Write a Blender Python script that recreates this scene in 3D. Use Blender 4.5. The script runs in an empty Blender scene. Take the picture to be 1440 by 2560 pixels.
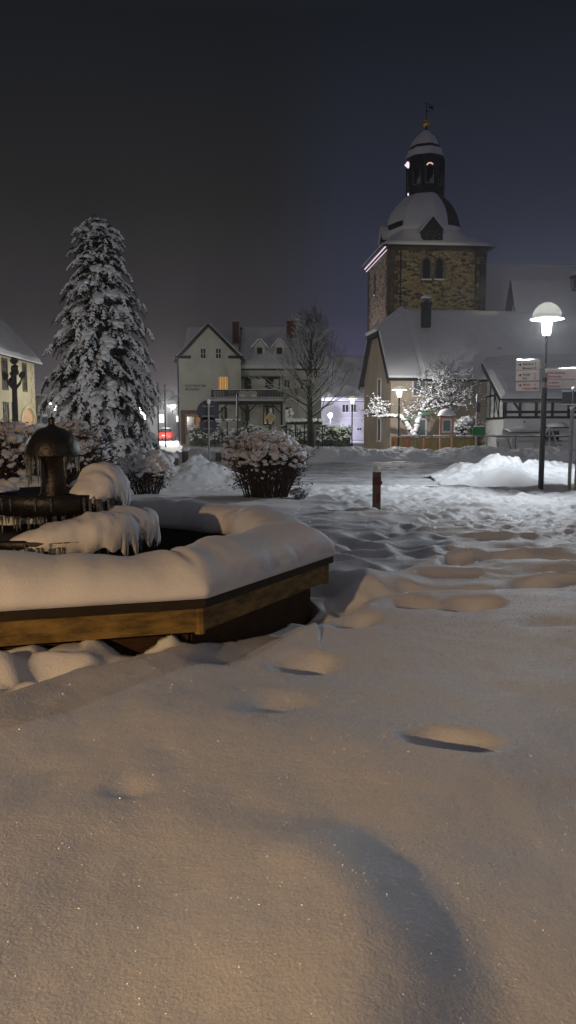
import bpy, math, random
import numpy as np
from mathutils import Vector, Matrix
R = math.radians
rng = np.random.default_rng(7)
random.seed(7)
scene = bpy.context.scene
COL = scene.collection

# ------------------------------------------------------------------ camera
CH = 1.5
TH = R(6.3)
FPX = 1898.0
cam_d = bpy.data.cameras.new("camera")
cam = bpy.data.objects.new("camera", cam_d)
COL.objects.link(cam)
cam.location = (0, 0, CH)
cam.rotation_euler = (R(90) - TH, 0, 0)
cam_d.sensor_fit = 'VERTICAL'
cam_d.sensor_height = 36.0
cam_d.lens = FPX / 2560 * 36.0
cam_d.clip_start = 0.05
cam_d.clip_end = 1500
scene.camera = cam

def ray(px, py):
    v = -(py - 1280) / FPX
    return Vector(((px - 720) / FPX, math.cos(TH) + v * math.sin(TH), -math.sin(TH) + v * math.cos(TH)))
def W(px, py, Y):                       # world point seen at this place of the photograph, at distance Y
    d = ray(px, py)
    s = Y / d.y
    return Vector((d.x * s, Y, CH + d.z * s))
def G(px, py, z=0.0):
    d = ray(px, py)
    s = (z - CH) / d.z
    return Vector((d.x * s, d.y * s, z))
def XW(px, Y, py=1070): return W(px, py, Y).x
def ZW(py, Y): return W(720, py, Y).z

# ------------------------------------------------------------------ noise
def _h(ix, iy, iz, seed):
    n = (ix.astype(np.int64) * 374761393 + iy.astype(np.int64) * 668265263 + iz.astype(np.int64) * 2147483647 + seed * 1274126177) & 0xFFFFFFFF
    n = ((n ^ (n >> 13)) * 1274126177) & 0xFFFFFFFF
    n = n ^ (n >> 16)
    return (n & 0xFFFF).astype(np.float64) / 65535.0 * 2 - 1
def vn3(x, y, z, seed=0):
    x, y, z = np.broadcast_arrays(np.asarray(x, float), np.asarray(y, float), np.asarray(z, float))
    ix, iy, iz = np.floor(x), np.floor(y), np.floor(z)
    fx, fy, fz = x - ix, y - iy, z - iz
    fx, fy, fz = [f * f * f * (f * (f * 6 - 15) + 10) for f in (fx, fy, fz)]
    r = 0
    for a in (0, 1):
        for b in (0, 1):
            for c in (0, 1):
                w = (fx if a else 1 - fx) * (fy if b else 1 - fy) * (fz if c else 1 - fz)
                r = r + w * _h(ix + a, iy + b, iz + c, seed)
    return r
def vn2(x, y, seed=0):
    x, y = np.broadcast_arrays(np.asarray(x, float), np.asarray(y, float))
    ix, iy = np.floor(x), np.floor(y)
    fx, fy = x - ix, y - iy
    fx, fy = [f * f * f * (f * (f * 6 - 15) + 10) for f in (fx, fy)]
    zz = np.zeros_like(ix)
    r = 0
    for a in (0, 1):
        for b in (0, 1):
            r = r + (fx if a else 1 - fx) * (fy if b else 1 - fy) * _h(ix + a, iy + b, zz, seed)
    return r
def fbm2(x, y, seed=0, o=4, g=0.5):
    r, a, f = 0, 1.0, 1.0
    for i in range(o):
        r = r + a * vn2(x * f + i * 17.3, y * f - i * 9.1, seed + i)
        a *= g; f *= 2.03
    return r
def sstep(a, b, x):
    t = np.clip((x - a) / (b - a), 0, 1)
    return t * t * (3 - 2 * t)

# ------------------------------------------------------------------ materials
def mat(name, col, rough=0.7, metal=0.0, var=0.0, vscale=3.0, bump=0.0, bscale=20.0, bdist=0.01, col2=None, stretch=(1, 1, 1), spec=0.3, trans=0.0, contrast=(0.35, 0.65)):
    m = bpy.data.materials.new(name); m.use_nodes = True
    nt = m.node_tree; N = nt.nodes; L = nt.links
    b = N['Principled BSDF']
    b.inputs['Base Color'].default_value = (*col, 1)
    b.inputs['Roughness'].default_value = rough
    b.inputs['Metallic'].default_value = metal
    b.inputs['Specular IOR Level'].default_value = spec
    if trans: b.inputs['Transmission Weight'].default_value = trans
    tc = N.new('ShaderNodeTexCoord'); mp = N.new('ShaderNodeMapping')
    mp.inputs['Scale'].default_value = stretch
    L.new(tc.outputs['Object'], mp.inputs['Vector'])
    if col2 is not None or var > 0:
        if col2 is None: col2 = tuple(c * (1 - var) for c in col)
        t = N.new('ShaderNodeTexNoise'); t.inputs['Scale'].default_value = vscale; t.inputs['Detail'].default_value = 6
        t.inputs['Roughness'].default_value = 0.6
        L.new(mp.outputs[0], t.inputs['Vector'])
        r = N.new('ShaderNodeValToRGB')
        r.color_ramp.elements[0].position = contrast[0]; r.color_ramp.elements[0].color = (*col2, 1)
        r.color_ramp.elements[1].position = contrast[1]; r.color_ramp.elements[1].color = (*col, 1)
        L.new(t.outputs['Fac'], r.inputs['Fac']); L.new(r.outputs['Color'], b.inputs['Base Color'])
    if bump > 0:
        t2 = N.new('ShaderNodeTexNoise'); t2.inputs['Scale'].default_value = bscale; t2.inputs['Detail'].default_value = 4
        L.new(mp.outputs[0], t2.inputs['Vector'])
        bp = N.new('ShaderNodeBump'); bp.inputs['Strength'].default_value = bump; bp.inputs['Distance'].default_value = bdist
        L.new(t2.outputs['Fac'], bp.inputs['Height']); L.new(bp.outputs['Normal'], b.inputs['Normal'])
    return m
def emis(name, col, s, transp=0.0):
    m = bpy.data.materials.new(name); m.use_nodes = True
    nt = m.node_tree; N = nt.nodes; L = nt.links
    N.clear()
    o = N.new('ShaderNodeOutputMaterial'); e = N.new('ShaderNodeEmission')
    e.inputs['Color'].default_value = (*col, 1); e.inputs['Strength'].default_value = s
    if transp > 0:
        t = N.new('ShaderNodeBsdfTransparent'); a = N.new('ShaderNodeMixShader'); a.inputs[0].default_value = 1 - transp
        L.new(t.outputs[0], a.inputs[1]); L.new(e.outputs[0], a.inputs[2]); L.new(a.outputs[0], o.inputs[0])
    else:
        L.new(e.outputs[0], o.inputs[0])
    return m
M = {}
def snow_mat(name, col=(0.78, 0.79, 0.82), grain=0.6):
    m = bpy.data.materials.new(name); m.use_nodes = True
    nt = m.node_tree; N = nt.nodes; L = nt.links
    b = N['Principled BSDF']
    b.inputs['Roughness'].default_value = 0.65
    b.inputs['Specular IOR Level'].default_value = 0.25
    tc = N.new('ShaderNodeTexCoord')
    def noise(s, d=2):
        t = N.new('ShaderNodeTexNoise'); t.inputs['Scale'].default_value = s; t.inputs['Detail'].default_value = d
        t.inputs['Roughness'].default_value = 0.6
        L.new(tc.outputs['Object'], t.inputs['Vector']); return t
    c = N.new('ShaderNodeValToRGB')
    c.color_ramp.elements[0].position = 0.3; c.color_ramp.elements[1].position = 0.7
    c.color_ramp.elements[0].color = (*[v * 0.92 for v in col], 1); c.color_ramp.elements[1].color = (*col, 1)
    L.new(noise(130, 3).outputs['Fac'], c.inputs['Fac']); L.new(c.outputs[0], b.inputs['Base Color'])
    b1 = N.new('ShaderNodeBump'); b1.inputs['Strength'].default_value = grain; b1.inputs['Distance'].default_value = 0.006
    L.new(noise(95, 3).outputs['Fac'], b1.inputs['Height'])
    b2 = N.new('ShaderNodeBump'); b2.inputs['Strength'].default_value = grain * 0.5; b2.inputs['Distance'].default_value = 0.02
    L.new(noise(14, 3).outputs['Fac'], b2.inputs['Height']); L.new(b1.outputs[0], b2.inputs['Normal'])
    L.new(b2.outputs[0], b.inputs['Normal'])
    return m
def translucent(name, col, f):
    m = mat(name, col, .8); nt = m.node_tree; N = nt.nodes; L = nt.links
    t = N.new('ShaderNodeBsdfTranslucent'); t.inputs[0].default_value = (*col, 1); a = N.new('ShaderNodeMixShader'); a.inputs[0].default_value = f
    L.new(N['Principled BSDF'].outputs[0], a.inputs[1]); L.new(t.outputs[0], a.inputs[2]); L.new(a.outputs[0], N['Material Output'].inputs['Surface'])
    return m
M['lamp_hat'] = translucent('milky_lamp_hat', (.95, .96, .92), .7)
M['lamp_snow'] = translucent('lamp_snow', (.95, .96, .95), .8)
M['snow'] = snow_mat('snow', grain=0.48)
M['snow_cap'] = snow_mat('snow_cap', grain=0.35)
M['road'] = mat('packed_snow', (0.62, 0.63, 0.66), 0.6, col2=(0.30, 0.30, 0.32), vscale=1.3, stretch=(0.25, 2.2, 1), bump=0.8, bscale=9, bdist=0.05, contrast=(0.38, 0.62))
M['bronze'] = mat('dark_wet_stone', (0.012, 0.008, 0.005), 0.45, col2=(0.003, 0.0025, 0.002), vscale=14, bump=0.6, bscale=40, bdist=0.01, spec=0.5)
M['black_metal'] = mat('black_metal', (0.012, 0.012, 0.014), 0.45, spec=0.4, var=0.3)
M['grey_metal'] = mat('grey_metal', (0.28, 0.28, 0.27), 0.45, 0.5, var=0.3, vscale=8)
M['dark_roof'] = mat('dark_roof', (0.04, 0.035, 0.035), 0.8, var=0.4, vscale=6)
M['slate'] = mat('dark_slate', (0.018, 0.02, 0.022), 0.6, var=0.4, vscale=5)
M['pale_plaster'] = mat('pale_plaster', (0.60, 0.61, 0.54), 0.9, var=0.22, vscale=0.5, bump=0.3, bscale=5)
M['beige_plaster'] = mat('beige_plaster', (0.40, 0.33, 0.25), 0.9, var=0.2, vscale=0.6, bump=0.3, bscale=6)
M['white_plaster'] = mat('white_plaster', (0.80, 0.81, 0.82), 0.9, var=0.12, vscale=0.8, bump=0.2, bscale=5)
M['cream_plaster'] = mat('cream_plaster', (0.50, 0.45, 0.30), 0.9, var=0.25, vscale=0.7, bump=0.3, bscale=5)
M['lilac_plaster'] = mat('lilac_plaster', (0.5, 0.49, 0.52), 0.9, var=0.15, vscale=0.6)
M['timber'] = mat('dark_timber', (0.012, 0.011, 0.012), 0.7, var=0.3, vscale=8)
M['brick'] = mat('red_brick', (0.17, 0.06, 0.04), 0.85, var=0.45, vscale=9, bump=0.4)
M['white_trim'] = mat('white_trim', (0.6, 0.6, 0.58), 0.6, var=0.1)
M['glass'] = mat('window_glass', (0.015, 0.017, 0.02), 0.12, spec=0.6)
M['glass_grey'] = mat('window_blind', (0.16, 0.17, 0.19), 0.5, var=0.25, stretch=(1, 1, 12), vscale=2)
M['bark'] = mat('bark', (0.045, 0.036, 0.03), 0.9, var=0.4, vscale=12, bump=0.6, bscale=30)
M['needles'] = mat('fir_needles', (0.018, 0.035, 0.02), 0.7, col2=(0.008, 0.016, 0.012), vscale=3)
M['twig'] = mat('twig', (0.05, 0.03, 0.02), 0.8, var=0.4, vscale=20)
M['dry_leaf'] = mat('dry_leaf', (0.11, 0.06, 0.035), 0.75, col2=(0.035, 0.02, 0.015), vscale=30)
M['hedge_leaf'] = mat('hedge_leaf', (0.16, 0.18, 0.13), 0.7, col2=(0.05, 0.06, 0.04), vscale=12)
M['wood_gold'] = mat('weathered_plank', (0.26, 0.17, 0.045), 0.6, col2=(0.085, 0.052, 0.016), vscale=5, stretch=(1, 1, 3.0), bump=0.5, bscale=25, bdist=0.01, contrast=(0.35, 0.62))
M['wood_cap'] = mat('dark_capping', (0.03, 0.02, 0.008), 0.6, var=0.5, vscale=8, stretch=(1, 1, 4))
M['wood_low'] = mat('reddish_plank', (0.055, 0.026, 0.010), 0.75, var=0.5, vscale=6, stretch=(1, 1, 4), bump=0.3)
M['wood_post'] = mat('brown_post', (0.15, 0.09, 0.06), 0.8, var=0.45, vscale=12, stretch=(3, 3, 0.6), bump=0.4)
M['water'] = mat('dark_water', (0.006, 0.006, 0.006), 0.15, spec=0.5)
M['gold'] = mat('gilded_ball', (0.85, 0.55, 0.12), 0.2, 1.0)
M['green'] = mat('green_sign', (0.01, 0.16, 0.035), 0.5, var=0.15)
M['red_car'] = mat('red_paint', (0.55, 0.02, 0.015), 0.3, var=0.1, spec=0.5)
M['red'] = mat('red_marking', (0.11, 0.014, 0.012), 0.6, var=0.3, vscale=20)
M['yellow'] = mat('yellow_sign', (0.65, 0.42, 0.03), 0.5)
M['ochre'] = mat('ochre_panel', (0.30, 0.24, 0.08), 0.7, var=0.35, vscale=3)
M['orange_panel'] = mat('orange_panel', (0.5, 0.24, 0.04), 0.6, var=0.3, vscale=4)
M['pink_frame'] = mat('salmon_frame', (0.5, 0.18, 0.10), 0.6, var=0.2)
M['sign_board'] = mat('sign_board', (0.74, 0.66, 0.63), 0.55, var=0.12, vscale=6)
M['red_text'] = mat('red_lettering', (0.35, 0.05, 0.03), 0.6)
M['dark_text'] = mat('dark_lettering', (0.03, 0.03, 0.035), 0.6)
M['blue_grey'] = mat('sign_back', (0.06, 0.07, 0.095), 0.6, var=0.2)
M['rubber'] = mat('rubber', (0.01, 0.01, 0.01), 0.8)
M['teal'] = mat('green_strap', (0.10, 0.35, 0.22), 0.6)
M['curtain'] = emis('lit_curtain', (1.0, 0.50, 0.15), 0.5)
def _folds():
    nt = M['curtain'].node_tree; N = nt.nodes; L = nt.links
    tc = N.new('ShaderNodeTexCoord'); w = N.new('ShaderNodeTexWave'); w.inputs['Scale'].default_value = 1.9; w.inputs['Distortion'].default_value = 2.5; w.inputs['Detail'].default_value = 2
    r = N.new('ShaderNodeMapRange'); r.inputs['To Min'].default_value = .16; r.inputs['To Max'].default_value = .62
    L.new(tc.outputs['Object'], w.inputs['Vector']); L.new(w.outputs['Fac'], r.inputs[0])
    L.new(r.outputs[0], [n for n in N if n.type == 'EMISSION'][0].inputs['Strength'])
_folds()
M['shop_light'] = emis('shop_window_light', (1.0, 0.5, 0.2), 0.22)
M['tail'] = emis('tail_light', (1.0, 0.08, 0.04), 2.0)
M['led'] = emis('led_strip', (1.0, 0.78, 0.95), 1.1)
M['led_warm'] = emis('belfry_light', (1.0, 0.55, 0.45), 1.0)
M['lamp_glass'] = emis('lamp_glass', (1.0, 0.97, 0.88), 9.0, 0.6)
M['lamp_glass_warm'] = emis('lamp_glass_warm', (1.0, 0.62, 0.25), 9.0, 0.6)
M['lamp_glass_violet'] = emis('lamp_glass_violet', (0.82, 0.78, 1.0), 30.0, 0.3)
M['shop_white'] = emis('bright_shop_window', (1.0, 0.93, 0.93), 3.5)
M['ice'] = mat('ice', (0.7, 0.74, 0.7), 0.08, trans=0.92, spec=0.6)

# rubble masonry
def masonry():
    m = bpy.data.materials.new('rubble_masonry'); m.use_nodes = True
    nt = m.node_tree; N = nt.nodes; L = nt.links; b = N['Principled BSDF']
    b.inputs['Roughness'].default_value = 0.9
    tc = N.new('ShaderNodeTexCoord'); mp = N.new('ShaderNodeMapping'); mp.inputs['Scale'].default_value = (2.9, 2.9, 5.6)
    L.new(tc.outputs['Object'], mp.inputs['Vector'])
    wn = N.new('ShaderNodeTexNoise'); wn.inputs['Scale'].default_value = 1.2
    L.new(mp.outputs[0], wn.inputs['Vector'])
    va = N.new('ShaderNodeMixRGB'); va.blend_type = 'ADD'; va.inputs[0].default_value = 0.5
    L.new(mp.outputs[0], va.inputs[1]); L.new(wn.outputs['Color'], va.inputs[2])
    v = N.new('ShaderNodeTexVoronoi'); v.inputs['Scale'].default_value = 1.0
    v2 = N.new('ShaderNodeTexVoronoi'); v2.feature = 'DISTANCE_TO_EDGE'; v2.inputs['Scale'].default_value = 1.0
    L.new(va.outputs[0], v.inputs['Vector']); L.new(va.outputs[0], v2.inputs['Vector'])
    sp = N.new('ShaderNodeSeparateColor'); L.new(v.outputs['Color'], sp.inputs[0])
    r = N.new('ShaderNodeValToRGB'); e = r.color_ramp.elements
    e[0].position = 0.0; e[0].color = (0.035, 0.03, 0.025, 1)
    e[1].position = 1.0; e[1].color = (0.40, 0.34, 0.19, 1)
    for p, c in ((0.25, (0.06, 0.045, 0.03, 1)), (0.35, (0.20, 0.165, 0.09, 1)), (0.7, (0.30, 0.25, 0.13, 1))):
        x = e.new(p); x.color = c
    L.new(sp.outputs[0], r.inputs[0])
    ed = N.new('ShaderNodeMapRange'); ed.inputs['From Min'].default_value = 0.02; ed.inputs['From Max'].default_value = 0.09
    L.new(v2.outputs['Distance'], ed.inputs[0])
    mx = N.new('ShaderNodeMixRGB'); mx.inputs[1].default_value = (0.24, 0.20, 0.12, 1)
    L.new(ed.outputs[0], mx.inputs[0]); L.new(r.outputs[0], mx.inputs[2]); L.new(mx.outputs[0], b.inputs['Base Color'])
    bp = N.new('ShaderNodeBump'); bp.inputs['Distance'].default_value = 0.05; bp.inputs['Strength'].default_value = 0.8
    L.new(ed.outputs[0], bp.inputs['Height']); L.new(bp.outputs[0], b.inputs['Normal'])
    return m
M['masonry'] = masonry()
M['quoin'] = mat('quoin_stone', (0.10, 0.085, 0.06), 0.9, col2=(0.03, 0.027, 0.022), vscale=1.6, bump=0.5, bscale=4, bdist=0.05)
M['lancet_stone'] = mat('lancet_stone', (0.15, 0.14, 0.12), 0.9, var=0.4, vscale=3)

# ------------------------------------------------------------------ mesh collector
MW = {}
class MB:
    def __init__(s): s.v = []; s.f = []; s.n = 0
    def add(s, v, f):
        v = np.asarray(v, float)
        if len(v) == 0: return
        s.v.append(v)
        for a in f: s.f.append([i + s.n for i in a])
        s.n += len(v)
    def addnp(s, v, f):
        s.v.append(v); s.f.extend((f + s.n).tolist()); s.n += len(v)
    def box(s, c, size, rz=0.0, rot=None):
        sx, sy, sz = [d / 2 for d in size]
        v = np.array([[x * sx, y * sy, z * sz] for x in (-1, 1) for y in (-1, 1) for z in (-1, 1)])
        m = np.array(rot) if rot is not None else np.array(Matrix.Rotation(rz, 3, 'Z'))
        s.add(v @ m.T + np.array(c), [(0, 1, 3, 2), (4, 6, 7, 5), (0, 4, 5, 1), (2, 3, 7, 6), (0, 2, 6, 4), (1, 5, 7, 3)])
    def lathe(s, c, prof, n=24, a0=0, sq=None):
        c = np.array(c, float); vs = []
        k = len(prof)
        for r, z in prof:
            for i in range(n):
                a = a0 + 2 * math.pi * i / n
                vs.append((r * math.cos(a), r * math.sin(a), z))
        f = [(j * n + i, j * n + (i + 1) % n, (j + 1) * n + (i + 1) % n, (j + 1) * n + i) for j in range(k - 1) for i in range(n)]
        if prof[0][0] > 1e-4: f.append(tuple(reversed(range(n))))
        if prof[-1][0] > 1e-4: f.append(tuple((k - 1) * n + i for i in range(n)))
        s.add(np.array(vs) + c, f)
    def tube(s, pts, rad, n=6, cap=True):
        pts = [Vector(p) for p in pts]
        if not hasattr(rad, '__len__'): rad = [rad] * len(pts)
        vs = []
        for i, p in enumerate(pts):
            t = (pts[min(i + 1, len(pts) - 1)] - pts[max(i - 1, 0)])
            if t.length < 1e-9: t = Vector((0, 0, 1))
            t.normalize()
            a = t.cross(Vector((0, 0, 1)) if abs(t.z) < 0.9 else Vector((1, 0, 0))).normalized(); b = t.cross(a)
            for k in range(n):
                w = 2 * math.pi * k / n
                vs.append(tuple(p + (a * math.cos(w) + b * math.sin(w)) * rad[i]))
        f = [(j * n + i, j * n + (i + 1) % n, (j + 1) * n + (i + 1) % n, (j + 1) * n + i) for j in range(len(pts) - 1) for i in range(n)]
        if cap: f.append(tuple(reversed(range(n)))); f.append(tuple((len(pts) - 1) * n + i for i in range(n)))
        s.add(vs, f)
    def slab(s, pts, t, up=None):
        pts = [Vector(p) for p in pts]
        n = (pts[1] - pts[0]).cross(pts[2] - pts[0]).normalized()
        if n.z < 0: n = -n
        if up is not None: n = Vector(up)
        k = len(pts)
        v = [tuple(p) for p in pts] + [tuple(p + n * t) for p in pts]
        s.add(v, [tuple(reversed(range(k))), tuple(range(k, 2 * k))] + [(i, (i + 1) % k, k + (i + 1) % k, k + i) for i in range(k)])
    def prism(s, pts, off):
        k = len(pts); o = Vector(off)
        v = [tuple(p) for p in pts] + [tuple(Vector(p) + o) for p in pts]
        s.add(v, [tuple(reversed(range(k))), tuple(range(k, 2 * k))] + [(i, (i + 1) % k, k + (i + 1) % k, k + i) for i in range(k)])
    def ring(s, secs, close=True):         # secs: list of arrays (k,3): closed sections swept
        k = len(secs[0]); m = len(secs)
        f = []
        for j in range(m if close else m - 1):
            j2 = (j + 1) % m
            f += [(j * k + i, j * k + (i + 1) % k, j2 * k + (i + 1) % k, j2 * k + i) for i in range(k)]
        if not close:
            f.append(tuple(reversed(range(k)))); f.append(tuple((m - 1) * k + i for i in range(k)))
        s.add(np.concatenate(secs), f)
    def blob(s, c, r, amp=0.15, freq=3.0, sub=2, seed=1, rot=None, flat=0.0):
        v, f = ICO[sub]
        r = np.array(r, float) if hasattr(r, '__len__') else np.array([r, r, r], float)
        p = v * r
        if flat > 0:                      # flat underside
            p[:, 2] = np.where(p[:, 2] < 0, p[:, 2] * (1 - flat), p[:, 2])
        if rot is not None: p = p @ np.array(rot).T
        w = p + np.array(c)
        d = vn3(w[:, 0] * freq, w[:, 1] * freq, w[:, 2] * freq, seed) + 0.5 * vn3(w[:, 0] * freq * 2.1, w[:, 1] * freq * 2.1, w[:, 2] * freq * 2.1, seed + 3)
        w = w + (p / (np.linalg.norm(p, axis=1, keepdims=True) + 1e-9)) * (d * amp * r.mean())[:, None]
        s.addnp(w, f)
    def build(s, name, m, parent=None, smooth=False, local=False):
        v = np.concatenate(s.v) if s.v else np.zeros((0, 3))
        if parent is not None and not local:
            iv = np.array(MW[parent.name].inverted())
            v = v @ iv[:3, :3].T + iv[:3, 3]
        me = bpy.data.meshes.new(name)
        me.from_pydata(v.tolist(), [], s.f)
        if smooth: me.polygons.foreach_set('use_smooth', [True] * len(me.polygons))
        me.update()
        if m is not None: me.materials.append(M[m] if isinstance(m, str) else m)
        o = bpy.data.objects.new(name, me); COL.objects.link(o)
        if parent is not None:
            o.parent = parent; MW[o.name] = MW[parent.name].copy()
        else: MW[o.name] = Matrix.Identity(4)
        return o
def _ico():
    t = (1 + 5 ** 0.5) / 2
    v = [(-1, t, 0), (1, t, 0), (-1, -t, 0), (1, -t, 0), (0, -1, t), (0, 1, t), (0, -1, -t), (0, 1, -t), (t, 0, -1), (t, 0, 1), (-t, 0, -1), (-t, 0, 1)]
    v = [np.array(a) / np.linalg.norm(a) for a in v]
    f = [(0, 11, 5), (0, 5, 1), (0, 1, 7), (0, 7, 10), (0, 10, 11), (1, 5, 9), (5, 11, 4), (11, 10, 2), (10, 7, 6), (7, 1, 8), (3, 9, 4), (3, 4, 2), (3, 2, 6), (3, 6, 8), (3, 8, 9), (4, 9, 5), (2, 4, 11), (6, 2, 10), (8, 6, 7), (9, 8, 1)]
    out = {0: (np.array(v), np.array(f))}
    for k in (1, 2, 3, 4):
        mid = {}; nf = []
        def m(a, b):
            key = (min(a, b), max(a, b))
            if key not in mid:
                p = v[a] + v[b]; v.append(p / np.linalg.norm(p)); mid[key] = len(v) - 1
            return mid[key]
        for a, b, c in f:
            x, y, z = m(a, b), m(b, c), m(c, a)
            nf += [(a, x, z), (b, y, x), (c, z, y), (x, y, z)]
        f = nf; out[k] = (np.array(v), np.array(f))
    return out
ICO = _ico()
def tag(o, label=None, cat=None, group=None, kind=None):
    if label: o['label'] = label
    if cat: o['category'] = cat
    if group: o['group'] = group
    if kind: o['kind'] = kind
    return o
def thing(name, loc, label, cat, rz=0.0, group=None):
    o = bpy.data.objects.new(name, None); COL.objects.link(o)
    o.location = loc; o.rotation_euler = (0, 0, rz); o.empty_display_size = 0.2
    MW[o.name] = Matrix.Translation(Vector(loc)) @ Matrix.Rotation(rz, 4, 'Z')
    return tag(o, label, cat, group)
def copy_thing(src, loc, rz, label, group=None):
    c = src.copy(); COL.objects.link(c); c.location = loc; c.rotation_euler = (0, 0, rz); c['label'] = label
    if group: c['group'] = group
    MW[c.name] = Matrix.Translation(Vector(loc)) @ Matrix.Rotation(rz, 4, 'Z')
    def rec(a, b):
        for ch in list(a.children):
            if ch.type == 'LIGHT': continue
            d = ch.copy(); COL.objects.link(d); d.parent = b
            rec(ch, d)
    rec(src, c)
    return c
def light(kind, loc, power, col, radius=0.1, spot=None, target=None, blend=0.5, name='lamp_light', parent=None):
    l = bpy.data.lights.new(name, kind); l.energy = power; l.color = col
    if kind in ('POINT', 'SPOT'): l.shadow_soft_size = radius
    if kind == 'SPOT': l.spot_size = spot; l.spot_blend = blend
    o = bpy.data.objects.new(name, l); COL.objects.link(o)
    if target is not None:
        o.rotation_euler = (Vector(target) - Vector(loc)).to_track_quat('-Z', 'Y').to_euler()
    o.location = loc
    if parent is not None:
        o.parent = parent; o.matrix_parent_inverse = MW[parent.name].inverted()
    return o
class Plane:                              # vertical wall plane: origin, direction of its run
    def __init__(s, x, y, ang=0.0):
        s.o = Vector((x, y, 0)); s.u = Vector((math.cos(ang), math.sin(ang), 0)); s.n = Vector((s.u.y, -s.u.x, 0)); s.a = ang
    def pt(s, a, z, d=0.0): return s.o + s.u * a + s.n * d + Vector((0, 0, z))
    def hit(s, px, py):
        r = ray(px, py); c = Vector((0, 0, CH))
        t = (s.o - c).dot(s.n) / r.dot(s.n)
        p = c + r * t
        return (p - s.o).dot(s.u), p.z
    def box(s, mb, a0, a1, z0, z1, d0, d1):
        c = s.pt((a0 + a1) / 2, (z0 + z1) / 2, (d0 + d1) / 2)
        mb.box(c, (abs(a1 - a0), abs(d1 - d0), abs(z1 - z0)), rz=s.a)
def window(parent, pl, a0, a1, z0, z1, frame='white_trim', pane='glass', fw=0.08, mull=(1, 0), sill=True, name='window'):
    m = MB()
    e = 0.05
    pl.box(m, a0 - fw, a0, z0, z1, -0.02, e); pl.box(m, a1, a1 + fw, z0, z1, -0.02, e)
    pl.box(m, a0 - fw, a1 + fw, z1, z1 + fw, -0.02, e); pl.box(m, a0 - fw, a1 + fw, z0 - fw, z0, -0.02, e)
    for i in range(mull[0]):
        c = a0 + (a1 - a0) * (i + 1) / (mull[0] + 1); pl.box(m, c - 0.03, c + 0.03, z0, z1, 0.015, e - 0.01)
    for i in range(mull[1]):
        c = z0 + (z1 - z0) * (i + 1) / (mull[1] + 1); pl.box(m, a0, a1, c - 0.03, c + 0.03, 0.018, e - 0.013)
    w = m.build(name, frame, parent)
    g = MB(); pl.box(g, a0, a1, z0, z1, -0.03, 0.01); g.build('pane', pane, w)
    if sill:
        q = MB(); pl.box(q, a0 - fw, a1 + fw, z0 - fw + 0.003, z0 - fw + 0.06, e, e + 0.08); q.build('sill', 'snow_cap', w)
    return w
def wpx(parent, pl, x0, y0, x1, y1, **k):
    a0, z1 = pl.hit(x0, y0); a1, z0 = pl.hit(x1, y1)
    return window(parent, pl, a0, a1, z0, z1, **k)
def text(parent, s, pl, a, z, size, m, d=0.02, name='lettering', align='LEFT'):
    cu = bpy.data.curves.new(name, 'FONT'); cu.body = s; cu.size = size; cu.extrude = 0.003; cu.align_x = align; cu.offset = size * 0.015
    cu.materials.append(M[m]); o = bpy.data.objects.new(name, cu); COL.objects.link(o)
    mw = Matrix.Translation(pl.pt(a, z, d)) @ Matrix.Rotation(pl.a, 4, 'Z') @ Matrix.Rotation(R(90), 4, 'X')
    me = bpy.data.meshes.new_from_object(o); bpy.data.objects.remove(o); bpy.data.curves.remove(cu)
    me.transform(MW[parent.name].inverted() @ mw)
    o = bpy.data.objects.new(name, me); COL.objects.link(o); o.parent = parent; MW[o.name] = MW[parent.name].copy()
    return o
# ------------------------------------------------------------------ ground
FC = Vector((-2.0, 6.47, 0))            # middle of the fountain basin
OR, OPH = 2.39, R(-51.4)
OV = [(FC.x + OR * math.cos(OPH + k * math.pi / 4), FC.y + OR * math.sin(OPH + k * math.pi / 4)) for k in range(8)]
AP = OR * math.cos(math.pi / 8)
def oct_d(x, y, ap=AP):                  # signed distance-like outside the octagon
    d = None
    for k in range(8):
        a = OPH + (k + 0.5) * math.pi / 4
        v = (x - FC.x) * math.cos(a) + (y - FC.y) * math.sin(a) - ap
        d = v if d is None else np.maximum(d, v)
    return d
EX = [-60, -3, -1.4, 0.35, 1.63, 2.48, 3.16, 3.8, 6, 20, 60]
EY = [19, 18.5, 17.5, 16.7, 14.3, 12.4, 10.6, 9.8, 8.2, 6, 5]
RIX = [-4, -2.2, -1.38, -1.16, -0.85, -0.6, -0.45]
RIY = [2.4, 3.0, 3.5, 4.02, 4.42, 4.68, 5.2]
PITS = []                                # x, y, rx, ry, angle, depth
def pit(px, py, wpx, asp, depth, ang=0.0):
    p = G(px, py, 0.18 if py > 1450 else 0.10); rx = wpx / FPX * p.y / 2
    PITS.append((p.x, p.y, rx * (1.0 if py > 1600 else 1.15), rx * asp, ang, depth * (1.3 if py > 1600 else 1.25)))
pit(762, 1640, 150, 0.8, 0.085)
pit(1122, 1878, 180, 0.66, 0.088, R(-25))
pit(672, 1762, 160, 0.8, 0.035)
pit(320, 1990, 110, 0.9, 0.012)
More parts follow.
